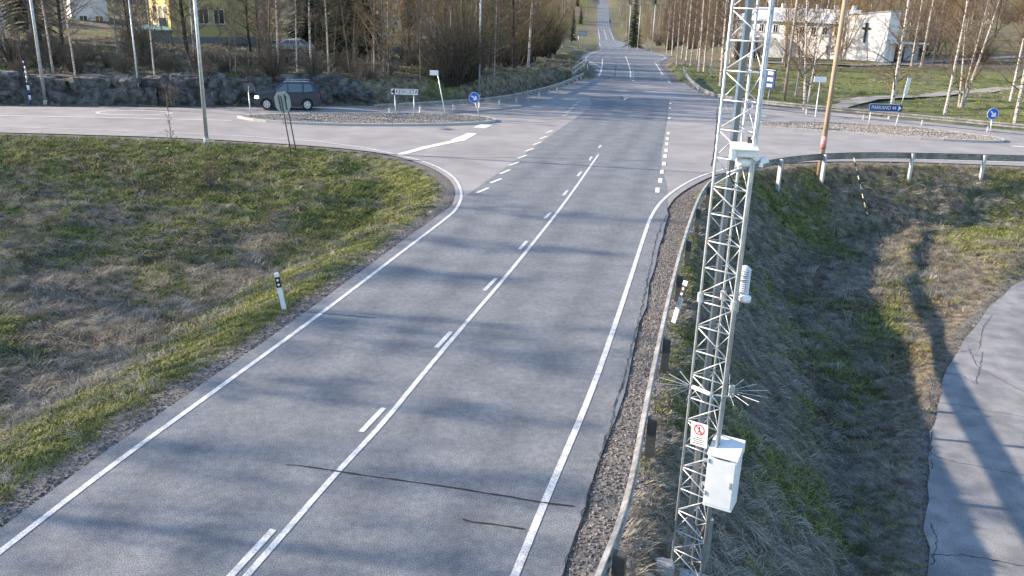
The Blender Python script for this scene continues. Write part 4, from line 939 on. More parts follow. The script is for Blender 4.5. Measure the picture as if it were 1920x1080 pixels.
for p, q in ((A, Bv), (Bv, Cv)):
    pz, qz = (Ht-.6 if p is A else Ht), (Ht if q is Bv else Ht+.1); rim.tube([p+Vector((0, 0, pz+.03)), q+Vector((0, 0, qz+.03))], .12, 4)
rim.build('parapet', TIN, to)
e_ = (Bv-A).normalized(); nn = Vector((e_.y, -e_.x, 0)); mid = A.lerp(Bv, .48)+nn*.09
Rr = Matrix((e_, nn, Vector((0, 0, 1)))).transposed()
cr = MB(); cr.box(mid+Vector((0, 0, 4.0)), (.30, .12, 2.7), Rr); cr.box(mid+Vector((0, 0, 4.55))+nn*.004, (1.15, .12, .28), Rr); cr.build('cross', BLACK, to)
hl = MB(); q0, q1 = Vector((-17.6, 13.5, 0)), Vector((-3.8, 3.6, 0)); e_ = (q1-q0).normalized(); nn = Vector((e_.y, -e_.x, 0))
dep = 8.0; wv = [q0, q1, q1-nn*dep, q0-nn*dep]; hl.add([p+G_ for p in wv]+[p+Vector((0, 0, 5.0)) for p in wv], [(3, 2, 1, 0), (4, 5, 6, 7), (0, 1, 5, 4), (1, 2, 6, 5), (2, 3, 7, 6), (3, 0, 4, 7)]); ho = hl.build('wall', WHT, t)
rf = MB(); ov = .6; rv = [q0-e_*ov+nn*ov, q1+e_*ov+nn*ov, q1+e_*ov-nn*(dep+ov), q0-e_*ov-nn*(dep+ov)]; mdA, mdB = (rv[0]+rv[3])/2+e_*2.5, (rv[1]+rv[2])/2
rf.add([p+Vector((0, 0, 5.0)) for p in rv]+[p+Vector((0, 0, 5.22)) for p in rv]+[mdA+Vector((0, 0, 7.0)), mdB+Vector((0, 0, 7.0))], [(3, 2, 1, 0), (0, 1, 5, 4), (1, 2, 6, 5), (2, 3, 7, 6), (3, 0, 4, 7), (4, 5, 9, 8), (6, 7, 8, 9), (7, 4, 8), (5, 6, 9)]); rfo = rf.build('roof', ROOFW, t)
for k in range(5): MB().box(mdA.lerp(mdB, .25+.17*k)+Vector((0, 0, 7.2)), (.5, .5, .8)).build('chimney', WHT, rfo)
for k, (s, z) in enumerate([(.62, 3.9), (.72, 3.9), (.82, 3.9), (.92, 3.9), (.12, 4.0), (.25, 4.0), (.38, 4.0), (.5, 4.0)]): window(ho, q0.lerp(q1, s)+Vector((0, 0, z)), .75, 1.1, e_, nn)
for s in (.86, .91, .96): window(ho, q0.lerp(q1, s)+Vector((0, 0, 1.35)), .4, 1.1, e_, nn)
# lower garage level in front of the hall's left part, porch right of the tower
g0 = q0+nn*.8; gm_ = MB(); wv = [g0, g0+e_*8.5, g0+e_*8.5-nn*2, g0-nn*2]; gm_.add([p+G_ for p in wv]+[p+Vector((0, 0, 2.6)) for p in wv], [(3, 2, 1, 0), (4, 5, 6, 7), (0, 1, 5, 4), (1, 2, 6, 5), (2, 3, 7, 6), (3, 0, 4, 7)]); go = gm_.build('lower_wing', GRYW, t)
for s in (1.6, 3.6): window(go, g0+e_*s+Vector((0, 0, 1.2)), 1.6, 1.7, e_, nn)
MB().box((3.6, .3, 2.75), (5.4, 3.0, .22)).build('porch_roof', WHT, t); MB().box((4.0, 1.4, 1.3), (4.2, .2, 2.6)).build('porch_wall', GRYW, t)
for x in (1.2, 6.0): MB().tube([(x, -.9, 0), (x, -.9, 2.7)], .08, 8).build('porch_column', WHT, t)
MB().box((3.2, 1.27, 1.1), (1.8, .06, 2.1)).build('door', GLASS, t)
MB().tube([(2.2, -6.0, -.3), (2.2, -6.0, 5.0)], .05, 8).build('flagpole', WHITE, t)
# ------------------------------------------------------------------ bare trees, shrubs, spruces
class Tw:                                   # fast tube collector
    def __init__(s): s.v = []; s.f = []
    def tube(s, pts, rad, n):
        o = len(s.v); m_ = len(pts)
        for i in range(m_):
            p = pts[i]; t = (pts[min(i+1, m_-1)]-pts[max(i-1, 0)])
            if t.length < 1e-6: t = Vector((0, 0, 1))
            t.normalize(); ref = Vector((1, 0, 0)) if abs(t.x) < .8 else Vector((0, 1, 0))
            u = t.cross(ref).normalized(); v = t.cross(u)
            for k in range(n):
                a = 2*math.pi*k/n; q = p+(u*math.cos(a)+v*math.sin(a))*rad[i]; s.v.append((q.x, q.y, q.z))
        for i in range(m_-1):
            for k in range(n):
                a = o+i*n+k; b = o+i*n+(k+1) % n; s.f.append((a, b, b+n, a+n))
    def leaf(s, p, d, w):                  # thin twig as one pointed triangle pair
        o = len(s.v); n = d.cross(Vector((random.random()-.5, random.random()-.5, random.random()-.5)))
        if n.length < 1e-5: n = Vector((1, 0, 0))
        n = n.normalized()*w; m_ = d.cross(n).normalized()*w; e = p+d
        for q in (p-n, p+n*.5+m_, p+n*.5-m_, e): s.v.append((q.x, q.y, q.z))
        s.f += [(o, o+1, o+3), (o+1, o+2, o+3), (o+2, o, o+3)]
def rv(r, s=1): return Vector((r.uniform(-s, s), r.uniform(-s, s), r.uniform(-s, s)))
def grow(seed, H, r0, nbr, low, up, droop, spread, nsec=9, ntw=8, stems=1, stem_spread=.12, wander=.02, tw_w=.0065, twl=.5):
    r = random.Random(seed); T = Tw(); C = Tw()
    for st in range(stems):
        h = H*(1 if st == 0 else r.uniform(.75, .98)); rr_ = r0*(1 if st == 0 else r.uniform(.6, .9)); az = r.uniform(0, 6.28)
        ln = Vector((math.cos(az), math.sin(az), 0))*stem_spread*(1 if stems > 1 else .2); p = Vector((0, 0, -.3))+ln*(.8 if stems > 1 else 0); pts = []; rad = []
        nseg = 12; d = Vector((ln.x, ln.y, 1)).normalized()
        for i in range(nseg+1):
            s = i/nseg; pts.append(p.copy()); rad.append(max(.012, rr_*(1-s)**.8*(1.25 if i == 0 else 1)))
            d = (d+Vector((r.uniform(-1, 1), r.uniform(-1, 1), 0))*wander+Vector((0, 0, .04))).normalized(); p = p+d*(h/nseg)
        T.tube(pts, rad, 7)
        nb = max(6, int(nbr/(1 if stems == 1 else stems**.6)))
        for b in range(nb):
            s = low+(1-low)*((b+r.random())/nb); i = min(nseg-1, int(s*nseg)); f = s*nseg-i; bp = pts[i].lerp(pts[i+1], f); br = rad[i]*(1-f)+rad[i+1]*f
            a = b*2.4+r.uniform(-.6, .6); L_ = spread*h*((1-s)**.75*.9+.12)*r.uniform(.7, 1.2); e = up*(.75+.6*s)+r.uniform(-.15, .2)
            d = Vector((math.cos(a)*math.cos(e), math.sin(a)*math.cos(e), math.sin(e))); q = bp.copy(); bpts = [q.copy()]; k_ = 5
            for j in range(k_):
                q = q+d*(L_/k_); bpts.append(q.copy()); d = (d+rv(r, .16)+Vector((0, 0, .08-droop*(j/k_)*1.3))).normalized()
            b0 = min(br*.55, .012+L_*.011); brd = [b0*(1-j/(k_+.6)) for j in range(k_+1)]
            C.tube(bpts, brd, 4)
            for c_ in range(nsec):
                u = .22+.78*(c_+r.random())/nsec; j = min(k_-1, int(u*k_)); sp = bpts[j].lerp(bpts[j+1], u*k_-j); l2 = L_*(.42*(1-u)+.14)*r.uniform(.7, 1.3)
                d2 = ((bpts[j+1]-bpts[j]).normalized()+rv(r, .85)+Vector((0, 0, .15-droop*.35))).normalized(); m1 = sp+d2*l2*.5; e1 = m1+(d2+rv(r, .3)-Vector((0, 0, droop*.7))).normalized()*l2*.5
                C.tube([sp, m1, e1], [.0105, .0075, .004], 3)
                for w_ in range(ntw):
                    v = (w_+.6)/ntw; tp = sp.lerp(m1, v*2) if v < .5 else m1.lerp(e1, v*2-1)
                    C.leaf(tp, ((e1-sp).normalized()*.6+rv(r, .8)-Vector((0, 0, droop*.9))).normalized()*twl*r.uniform(.5, 1.3), tw_w)
    return T, C
def shrub(seed, H, R_, n=46, nsec=8, ntw=5, w=.0055):
    r = random.Random(seed); T = Tw(); C = Tw()
    for b in range(n):
        a = r.uniform(0, 6.28); k = math.sqrt(r.random()); tgt = Vector((math.cos(a)*k*R_, math.sin(a)*k*R_, H*(1-.45*k*k)*r.uniform(.75, 1.05)))
        bs = Vector((tgt.x*.25, tgt.y*.25, -.2)); pts = []
        for j in range(6):
            s = j/5; q = bs.lerp(tgt, s); q = q+Vector((tgt.x, tgt.y, 0))*.22*math.sin(s*math.pi)*-.6+rv(r, .10)*s; pts.append(q)
        T.tube(pts, [.028*(1-s/5.6)+.004 for s in range(6)], 4)
        L_ = (tgt-bs).length
        for c_ in range(nsec):
            u = .2+.8*(c_+r.random())/nsec; j = min(4, int(u*5)); sp = pts[j].lerp(pts[j+1], u*5-j); d2 = ((pts[j+1]-pts[j]).normalized()+rv(r, .75)).normalized(); l2 = L_*r.uniform(.10, .26); e1 = sp+d2*l2
            C.tube([sp, e1], [.009, .004], 3)
            for w_ in range(ntw): C.leaf(sp.lerp(e1, (w_+.7)/ntw), (d2*.6+rv(r, .7)).normalized()*r.uniform(.2, .55), w)
    return T, C
def spruce(seed, H, R_):
    r = random.Random(seed); T = Tw(); C = Tw(); T.tube([Vector((0, 0, -.3)), Vector((0, 0, H*.5)), Vector((0, 0, H))], [H*.016, H*.009, .01], 7)
    z = H*.06
    while z < H*.99:
        k = 1-z/H; n = 8
        for b in range(n):
            a = r.uniform(0, 6.28); L_ = R_*(k**.85)*r.uniform(.75, 1.1)+.12; d = Vector((math.cos(a), math.sin(a), .1)); pts = [Vector((0, 0, z))+d*L_*s+Vector((0, 0, -L_*.42*s*s+.06*s)) for s in (0, .35, .7, 1)]
            C.tube(pts, [.02, .014, .009, .004], 3)
            m_ = max(5, int(L_*9))
            for c_ in range(m_):
                u = (c_+.5)/m_; p = pts[0].lerp(pts[1], u/.35) if u < .35 else (pts[1].lerp(pts[2], (u-.35)/.35) if u < .7 else pts[2].lerp(pts[3], (u-.7)/.3))
                for s in (-1, 1, 0):
                    dd = (Vector((-d.y*s, d.x*s, 0))*.8+d*.5+Vector((0, 0, -.35-.3*r.random()))+rv(r, .2)).normalized(); C.leaf(p, dd*(.16+.34*L_*(1-u)*.5+.1*r.random()), .026)
        z += H*.022+.06*r.random()
    return T, C
def twmesh(tw, nm, mat):
    me = bpy.data.meshes.new(nm); me.from_pydata(tw.v, [], tw.f); me.materials.append(mat); return me
def barkmat(name, white, dark, amt, twig=False):
    mt = bpy.data.materials.new(name); mt.use_nodes = True; n = mt.node_tree; b = n.nodes['Principled BSDF']; b.inputs['Roughness'].default_value = .85; b.inputs['Specular IOR Level'].default_value = .2
    tc = n.nodes.new('ShaderNodeTexCoord'); mp = n.nodes.new('ShaderNodeMapping'); mp.inputs['Scale'].default_value = (3.5, 3.5, 16); n.links.new(tc.outputs['Object'], mp.inputs[0])
    ns = n.nodes.new('ShaderNodeTexNoise'); ns.inputs['Scale'].default_value = 1.1; ns.inputs['Detail'].default_value = 5; n.links.new(mp.outputs[0], ns.inputs['Vector'])
    rp = n.nodes.new('ShaderNodeValToRGB'); e = rp.color_ramp.elements; e[0].position = amt; e[0].color = (*dark, 1); e[1].position = amt+.09; e[1].color = (*white, 1); n.links.new(ns.outputs[0], rp.inputs[0]); n.links.new(rp.outputs[0], b.inputs['Base Color']); return mt
BIRCH = barkmat('birch_bark', (.47, .43, .39), (.09, .07, .06), .40); ASPEN = barkmat('aspen_bark', (.23, .205, .17), (.09, .075, .06), .45); DARKB = barkmat('dark_bark', (.085, .070, .058), (.035, .030, .027), .5)
TWB = M('birch_twigs', (.095, .065, .048), (.155, .112, .082), 1.5, .9, spec=.1); TWG = M('grey_twigs', (.10, .082, .064), (.165, .135, .10), 1.5, .9, spec=.1); TWY = M('willow_twigs', (.135, .115, .06), (.21, .18, .095), 1.2, .9, spec=.1); TWO = M('budding_twigs', (.17, .115, .06), (.26, .185, .10), 1.2, .9, spec=.1)
NEED = M('spruce_needles', (.018, .032, .016), (.038, .058, .028), 2, .9, spec=.15)
PROTO = {}
def reg(k, tc, bark, tw, nm):
    PROTO[k] = (twmesh(tc[0], nm+'_trunk', bark), twmesh(tc[1], nm+'_crown', tw))
reg('b1', grow(1, 17, .15, 44, .16, .75, .55, .24), BIRCH, TWB, 'birch'); reg('b2', grow(2, 15, .13, 40, .22, .85, .6, .22), BIRCH, TWB, 'birch')
reg('b3', grow(3, 18, .17, 46, .12, .7, .5, .26, stems=1), BIRCH, TWB, 'birch'); reg('b4', grow(4, 15, .13, 42, .10, .9, .4, .22, stems=3, stem_spread=.16), BIRCH, TWB, 'birch')
reg('thin', grow(5, 11, .075, 26, .25, .9, .3, .16, nsec=5), BIRCH, TWG, 'thin_birch'); reg('thin2', grow(6, 9.5, .06, 24, .2, .9, .2, .16, nsec=5, wander=.05), ASPEN, TWG, 'young_tree')
reg('a1', grow(7, 15, .17, 46, .10, .65, .1, .30), DARKB, TWG, 'dark_tree'); reg('a2', grow(8, 13, .15, 44, .08, .55, .15, .34, wander=.05), DARKB, TWG, 'dark_tree'); reg('a3', grow(9, 14, .12, 44, .08, .8, .1, .26, stems=3, stem_spread=.25), ASPEN, TWO, 'grey_tree')
reg('s1', shrub(21, 3.2, 1.8), DARKB, TWG, 'shrub'); reg('s2', shrub(22, 2.2, 1.6, 40), ASPEN, TWG, 'shrub'); reg('w1', shrub(23, 7.5, 3.6, 80, 10, 6, .008), DARKB, TWY, 'willow'); reg('w2', shrub(24, 5.5, 3.2, 66, 10, 6, .007), DARKB, TWG, 'willow')
reg('f1', spruce(31, 13, 2.6), DARKB, NEED, 'spruce'); reg('f2', spruce(32, 9, 2.0), DARKB, NEED, 'spruce')
reg('sap', grow(41, 2.7, .028, 18, .08, .95, .0, .2, nsec=3, ntw=3, tw_w=.003, twl=.25), ASPEN, TWO, 'sapling')
reg('tuftshrub', shrub(42, 1.9, .75, 18, 4, 3, .003), ASPEN, TWO, 'sapling_clump')
NAMES = dict(b1='birch_tree', b2='birch_tree', b3='birch_tree', b4='birch_tree', thin='young_birch', thin2='young_tree', a1='bare_tree', a2='bare_tree', a3='bare_tree', s1='shrub', s2='shrub', w1='willow_bush', w2='willow_bush', f1='spruce_tree', f2='spruce_tree', sap='sapling', tuftshrub='shrub')
CATS = dict(s1='shrub', s2='shrub', w1='bush', w2='bush', tuftshrub='shrub', sap='sapling')
def plant(k, loc, label, group=None, sc=1.0, rz=None, lean=(0, 0), wide=1.0):
    t = thing(NAMES[k], label, CATS.get(k, 'tree'), loc, random.uniform(0, 6.28) if rz is None else rz, group)
    t.scale = (sc*wide, sc*wide, sc); t.rotation_euler = (lean[0], lean[1], t.rotation_euler[2])
    for nm, me in zip(('trunk' if k[0] not in 'sw' or k == 'sap' else 'stems', 'crown'), PROTO[k]):
        o = bpy.data.objects.new(nm, me); COL.objects.link(o); o.parent = t
    return t
rt = random.Random(77)
CLEAR = [(300, 495, 128), (500, 600, 120), (135, 210, 112)]       # keep the houses and the parked car in view
def blocked(x, y): return any(a < x < b and y < c for a, b, c in CLEAR)
KP = dict(b1='tall pale-barked birch', b2='slim pale-barked birch', b3='broad pale-barked birch', b4='three-stemmed birch', thin='thin young birch', thin2='thin grey young tree', a1='dark-barked bare tree', a2='dark spreading bare tree', a3='several-stemmed grey tree', f1='dark spruce', s1='tall leafless shrub', s2='low leafless shrub', w1='large leafless willow bush', w2='leafless willow bush')
def where(p, a, b, words=('leftmost', 'left', 'middle', 'right', 'rightmost')):
    x = proj(p)[0]; i = int((x-a)/(b-a)*len(words)); return words[max(0, min(len(words)-1, i))]

# --- avenue birches on the right
for k, px, sc, lab in [
    ('b2', (1250, 100), .9, 'leftmost white birch of the roadside row, first by the far road'), ('b1', (1260, 103), .9, 'second white birch of the roadside row counted from the far road'), ('b2', (1269, 123), .9, 'reddish birch standing in front of the first pair of the roadside row'),
    ('b1', (1278, 111), .9, 'slender birch behind the reddish one at the left of the roadside row'), ('b3', (1287, 114), .85, 'fifth birch of the roadside row, set back on the lawn'), ('b2', (1294, 125), .95, 'sixth birch of the roadside row, close to the rail end'),
    ('b1', (1310, 135), .95, 'white birch at the middle of the roadside row'), ('b3', (1320, 134), .85, 'thin birch close right of the middle one of the row'), ('b2', (1333, 145), .95, 'leaning birch second from the mast in the roadside row'), ('b1', (1351, 161), 1.0, 'nearest birch of the roadside row, just left of the mast'),
    ('b2', (1491, 181), .8, 'slim birch between grey utility pole and forked birch'), ('b4', (1511, 208), .9, 'forked white birch behind the guard rail left of the red-brown pole'), ('b3', (1668, 225), .9, 'knotty white birch behind the PARKANO board'),
    ('b1', (1771, 216), .95, 'white birch on the lawn with a dark foot, left of a pair'), ('b4', (1800, 203), 1.0, 'many-stemmed white birch on the sunny lawn'), ('b3', (1895, 190), .9, 'white birch farther back near the right picture edge'), ('b1', (1902, 236), 1.0, 'broad birch beside the rail at the right picture edge')]:
    plant(k, hit(*px), lab, 'birches by the right road', sc)
# --- left bank, front row on top of the rock
front = [('thin', (143, 158), .9, 'thin pale birch at the edge of the rock right of the thick lamp post'), ('thin', (290, 145), .8, 'bent pale birch stem left of the tall lamp post on the bank'), ('thin2', (262, 140), .8, 'thin grey tree just behind the shorter lamp post'),
         ('a1', (352, 108), 1.0, 'dark double tree trunk before the sunlit yellow wall'), ('b1', (366, 122), .8, 'pale trunk touching the tall lamp post from the left'), ('a2', (470, 100), 1.0, 'dark spreading tree in front of the yellow house corner'), ('a1', (487, 104), .9, 'dark tree right of the yellow house corner'),
         ('thin', (523, 139), 1.05, 'straight white birch on the rock above the black car'), ('thin', (558, 137), .9, 'thin birch above the rear of the black car'), ('thin', (584, 139), 1.1, 'white birch right of the parked silver car'), ('thin', (616, 137), 1.0, 'slanted white birch left of the spruces'), ('thin2', (662, 133), 1.0, 'thin stem in front of the tall spruce'),
         ('thin2', (697, 139), 1.0, 'left of two thin stems on the bank right of the spruce'), ('thin', (702, 139), .9, 'right of two thin stems on the bank right of the spruce'), ('a3', (722, 142), 1.0, 'clump of grey trunks above the KESKUSTA board'), ('a3', (768, 121), 1.0, 'wide forked grey trunks behind the white bent board'), ('thin2', (787, 150), .9, 'thin dark sapling tree near the top of the white board pole'),
         ('thin2', (835, 158), .9, 'thin grey tree right of the white bent board'), ('thin', (1054, 90), 1.1, 'sunlit white birch at the right end of the left thicket'), ('a2', (428, 80), .9, 'dark branching tree right before the house windows'), ('a1', (120, 120), .9, 'dark tree left of the pale house'), ('thin', (100, 140), 1.0, 'pale stem close right of the thick lamp post')]
for k, px, sc, lab in front: plant(k, hit(*px), lab, 'trees on the rocky bank', sc)
plant('f1', hit(640, 96), 'tall dark spruce on the bank left of the white trunk pair', 'spruces', 1.05); plant('f1', hit(668, 92), 'dark spruce close right of the tallest one on the bank', 'spruces', .9); plant('f2', hit(846, 92), 'small green spruce inside the left thicket', 'spruces', .55)
plant('f2', gpt(at_plane(1188, 80, 198).x, 198), 'dark pointed spruce beside the far road', 'spruces', 1.2)
plant('f1', gpt(at_plane(648, 90, 74).x, 74), 'tall dark spruce in front on the bank, above the KESKUSTA island', 'spruces', .95); plant('f1', gpt(at_plane(682, 90, 79).x, 79), 'dark spruce right of the front spruce on the bank', 'spruces', 1.05); plant('f1', gpt(at_plane(575, 60, 92).x, 92), 'dark spruce behind the parked silver car, left one', 'spruces', 1.0); plant('f1', gpt(at_plane(60, 60, 88).x, 88), 'dark spruce at the far left behind the thick lamp post', 'spruces', 1.1); plant('f1', hit(600, 78), 'broad dark spruce behind the parked silver car', 'spruces', .9)
# --- thicket of willows above the left rail
for i in range(26):
    x = rt.uniform(840, 1050); y = 168-(x-840)*.28+rt.uniform(-38, -4); k = rt.choice(['w1', 'w2', 'w2', 's1'])
    p = hit(x, y); plant(k, p, 'dense %s, %s %s part of the left thicket' % (KP[k], 'upper' if y < 130 else 'lower', where(p, 840, 1050)), 'willow thicket', rt.uniform(.7, 1.0))
for px, sc in (((985, 118), 1.15), ((1018, 108), 1.1)): plant('w1', hit(*px), 'tall rounded willow at the right end of the thicket' if px[0] > 1000 else 'large rounded grey-green willow left of the tallest one', 'willow thicket', sc)
# --- undergrowth and wood on the bank
for i in range(85):
    x = rt.uniform(0, 880); y = 138+rt.uniform(-46, 14)-(12 if x < 300 else 0); p = hit(x, y)
    if p.y > 90 or p.y < 57.5 or blocked(x, y): continue
    k = rt.choice(['s1', 's2', 's2']); nb = min([('the thick lamp post', 80), ('the shorter lamp post', 255), ('the tall lamp post', 375), ('the yellow house', 440), ('the white birch row', 535), ('the slanted birch', 610), ('the spruces', 660), ('the grey trunk clump', 725), ('the bent board', 815), ('the pale house', 160)], key=lambda q: abs(q[1]-x))
    plant(k, p, '%s on the bank %s of %s, %s' % (KP[k], 'left' if x < nb[1] else 'right', nb[0], 'near the rock edge' if y > 130 else 'farther back'), 'bank undergrowth', rt.uniform(.4, .9))
def wood(n, x0, x1, y0, y1, kinds, label, group, s0, s1, avoid=()):
    c = 0; tries = 0
    while c < n and tries < n*20:
        tries += 1; x, y = rt.uniform(x0, x1), rt.uniform(y0, y1)
        if any((x-a)**2+(y-b)**2 < q*q for a, b, q in avoid): continue
        l_, r_ = np.interp(y, Ym, mL), np.interp(y, Ym, mR)
        if l_-5 < x < r_+5: continue
        if y < 108 and x < 5:
            q_ = proj((x, y, float(gz(x, y))))
            if blocked(*q_) and rt.random() < .85: continue
        k = rt.choice(kinds); p = gpt(x, y); dn = 'front' if y < y0+(y1-y0)*.5 else 'back'
        xs = [proj((xx, yy, p.z))[0] for xx in (x0, x1) for yy in (y0, y1)]; lo, hi = max(0, min(xs)), min(1920, max(xs))
        plant(k, p, '%s, %s %s part of %s' % (KP[k], where(p, lo, hi), dn, label), group, rt.uniform(s0, s1)); c += 1
HOUSES = [(-33, 97, 8.5), (-50, 111, 6), (-36, 93, 4), (-44, 99, 5)]
wood(30, -75, -38, 62, 84, ['a1', 'a2', 'b1', 'b3', 'f1', 'a3'], 'the far left bank wood', 'far left wood', .85, 1.15, HOUSES)
wood(38, -40, 3, 70, 104, ['thin', 'thin2', 'a1', 'a2', 'b2', 'a3'], 'the wood on the left bank', 'left bank wood', .75, 1.1, HOUSES+[(-22.5, 88, 5)])
wood(70, -110, 6, 104, 190, ['a1', 'a2', 'b1', 'b2', 'a3', 'b3', 'f1'], 'the wood behind the left houses', 'wood behind left houses', .8, 1.15, HOUSES)
wood(60, 45, 160, 136, 215, ['b1', 'b2', 'b3', 'a1', 'a3', 'a2'], 'the wood behind the church', 'wood behind the church', .75, 1.1)
wood(26, 45, 110, 130, 150, ['w2', 's1', 'a3'], 'the bushes behind the church', 'wood edge bushes', .8, 1.2, [(60, 122, 14)])
wood(60, 20, 60, 120, 260, ['b1', 'b2', 'a3', 'b3', 'w2'], 'the wood right of the far road', 'wood right of far road', .75, 1.05)
wood(22, -14, 12, 150, 300, ['b1', 'b2', 'a3', 'w2', 's1'], 'the wood left of the far road', 'wood left of far road', .7, 1.0)
for i in range(60):
    x = rt.uniform(0, 900); y = 140+rt.uniform(-40, 10); p = hit(x, y)
    if p.y > 92 or p.y < 58 or blocked(x, y): continue
    plant('thin2', p, 'thin leaning stem on the bank, %s %s row of the tangle' % (where(p, 0, 900, ('far left', 'left', 'left middle', 'middle', 'right middle', 'right', 'far right')), 'front' if y > 128 else 'back'), 'tangle of thin stems', rt.uniform(.35, .8), None, (rt.gauss(0, .10), rt.gauss(0, .13)))
# --- trees standing outside the picture on the left; their long shadows stripe the near road
for i, (x, y, k, sc) in enumerate([(-31, 14, 'b1', 1.05), (-38, 17.5, 'a1', 1.1), (-33, 21.5, 'b4', 1.05), (-45, 24, 'b3', 1.15), (-36, 26.5, 'a2', 1.1), (-50, 28.5, 'b1', 1.2), (-37, 31, 'b2', 1.1), (-47, 33.5, 'a1', 1.15), (-41, 36, 'b3', 1.05), (-56, 37.5, 'b4', 1.2), (-44, 39.5, 'b1', 1.0), (-30, 9, 'a2', 1.0), (-40, 8, 'f1', 1.1), (-58, 21, 'f1', 1.3), (-62, 32, 'a1', 1.2), (-28, 18, 'thin', 1.2), (-34, 4, 'b3', 1.1), (-45, 13, 'a3', 1.1), (-52, 17, 'b2', 1.2)]):
    plant(k, gpt(x, y), '%s standing left of the left grass slope' % KP[k], 'roadside trees on the left', sc)
# --- small saplings in the grass
plant('sap', hit(322, 272), 'thin leafless sapling beside the tall lamp post', None, 1.0, .3); plant('tuftshrub', hit(322, 200), 'upright brown shrub at the foot of the rock face', None, 1.05, 1.2)
plant('sap', hit(505, 432), 'small dry sapling in the left grass hollow', None, .55); plant('tuftshrub', hit(395, 350), 'brown twiggy shrub below the tall lamp post', None, .7)
plant('sap', hit(515, 420), 'second dry sapling close to the first in the hollow', None, .42)
# --- far woods: one mass of trees beyond counting
def scatter(name, pts, rot, scl, idx, protos, label=None, cat=None, kind='stuff'):
    me = bpy.data.meshes.new(name); me.from_pydata([tuple(p) for p in pts], [], [])
    a = me.attributes.new('rot', 'FLOAT_VECTOR', 'POINT'); a.data.foreach_set('vector', np.asarray(rot, np.float32).ravel())
    a = me.attributes.new('scl', 'FLOAT_VECTOR', 'POINT'); a.data.foreach_set('vector', np.asarray(scl, np.float32).ravel())
    a = me.attributes.new('idx', 'INT', 'POINT'); a.data.foreach_set('value', np.asarray(idx, np.int32))
    o = bpy.data.objects.new(name, me); COL.objects.link(o); tag(o, label, cat, None, kind)
    col = bpy.data.collections.new(name+'_kinds')
    for i, pm in enumerate(protos):
        q = bpy.data.objects.new('%s_kind_%02d' % (name, i), pm); col.objects.link(q)
    g = bpy.data.node_groups.new(name, 'GeometryNodeTree'); g.interface.new_socket('Geometry', in_out='INPUT', socket_type='NodeSocketGeometry'); g.interface.new_socket('Geometry', in_out='OUTPUT', socket_type='NodeSocketGeometry')
    gi = g.nodes.new('NodeGroupInput'); go_ = g.nodes.new('NodeGroupOutput'); ip = g.nodes.new('GeometryNodeInstanceOnPoints'); ci = g.nodes.new('GeometryNodeCollectionInfo'); ci.inputs[0].default_value = col; ci.inputs[1].default_value = True; ci.inputs[2].default_value = True
    def na(n, t):
        q = g.nodes.new('GeometryNodeInputNamedAttribute'); q.data_type = t; q.inputs[0].default_value = n; return q.outputs[0]
    er = g.nodes.new('FunctionNodeEulerToRotation'); g.links.new(na('rot', 'FLOAT_VECTOR'), er.inputs[0])
    g.links.new(gi.outputs[0], ip.inputs['Points']); g.links.new(ci.outputs[0], ip.inputs['Instance']); ip.inputs['Pick Instance'].default_value = True
    g.links.new(na('idx', 'INT'), ip.inputs['Instance Index']); g.links.new(er.outputs[0], ip.inputs['Rotation']); g.links.new(na('scl', 'FLOAT_VECTOR'), ip.inputs['Scale']); g.links.new(ip.outputs[0], go_.inputs[0])
    md = o.modifiers.new('scatter', 'NODES'); md.node_group = g
    return o
def joined(k, nm):
    a, b = PROTO[k]; me = bpy.data.meshes.new(nm); va = [tuple(v.co) for v in a.vertices]; vb = [tuple(v.co) for v in b.vertices]; n = len(va)
    me.from_pydata(va+vb, [], [tuple(p.vertices) for p in a.polygons]+[tuple(i+n for i in p.vertices) for p in b.polygons])
    me.materials.append(a.materials[0]); me.materials.append(b.materials[0]); me.polygons.foreach_set('material_index', [0]*len(a.polygons)+[1]*len(b.polygons)); return me
fk = [joined(k, 'far_tree') for k in ('a3', 'b1', 'b3', 'f1', 'w2')]
n = 2000; X = RNG.uniform(-420, 480, n); Y = RNG.uniform(205, 900, n)
l_ = np.interp(Y, Ym, mL); r_ = np.interp(Y, Ym, mR); keep = ((X < l_-7) | (X > r_+7)) & (np.abs(X) < Y*.75+40); X, Y = X[keep], Y[keep]
X2 = RNG.uniform(-260, -90, 220); Y2 = RNG.uniform(70, 260, 220); X3 = RNG.uniform(120, 320, 260); Y3 = RNG.uniform(110, 260, 260); X = np.r_[X, X2, X3]; Y = np.r_[Y, Y2, Y3]; n = len(X)
pts = np.c_[X, Y, gz(X, Y)]; s_ = RNG.uniform(.7, 1.1, n)
scatter('far_wood', pts, np.c_[np.zeros(n), np.zeros(n), RNG.uniform(0, 6.28, n)], np.c_[s_, s_, s_], RNG.choice(5, n, p=[.32, .26, .22, .07, .13]), fk, 'distant brown leafless wood covering the hills', 'wood')
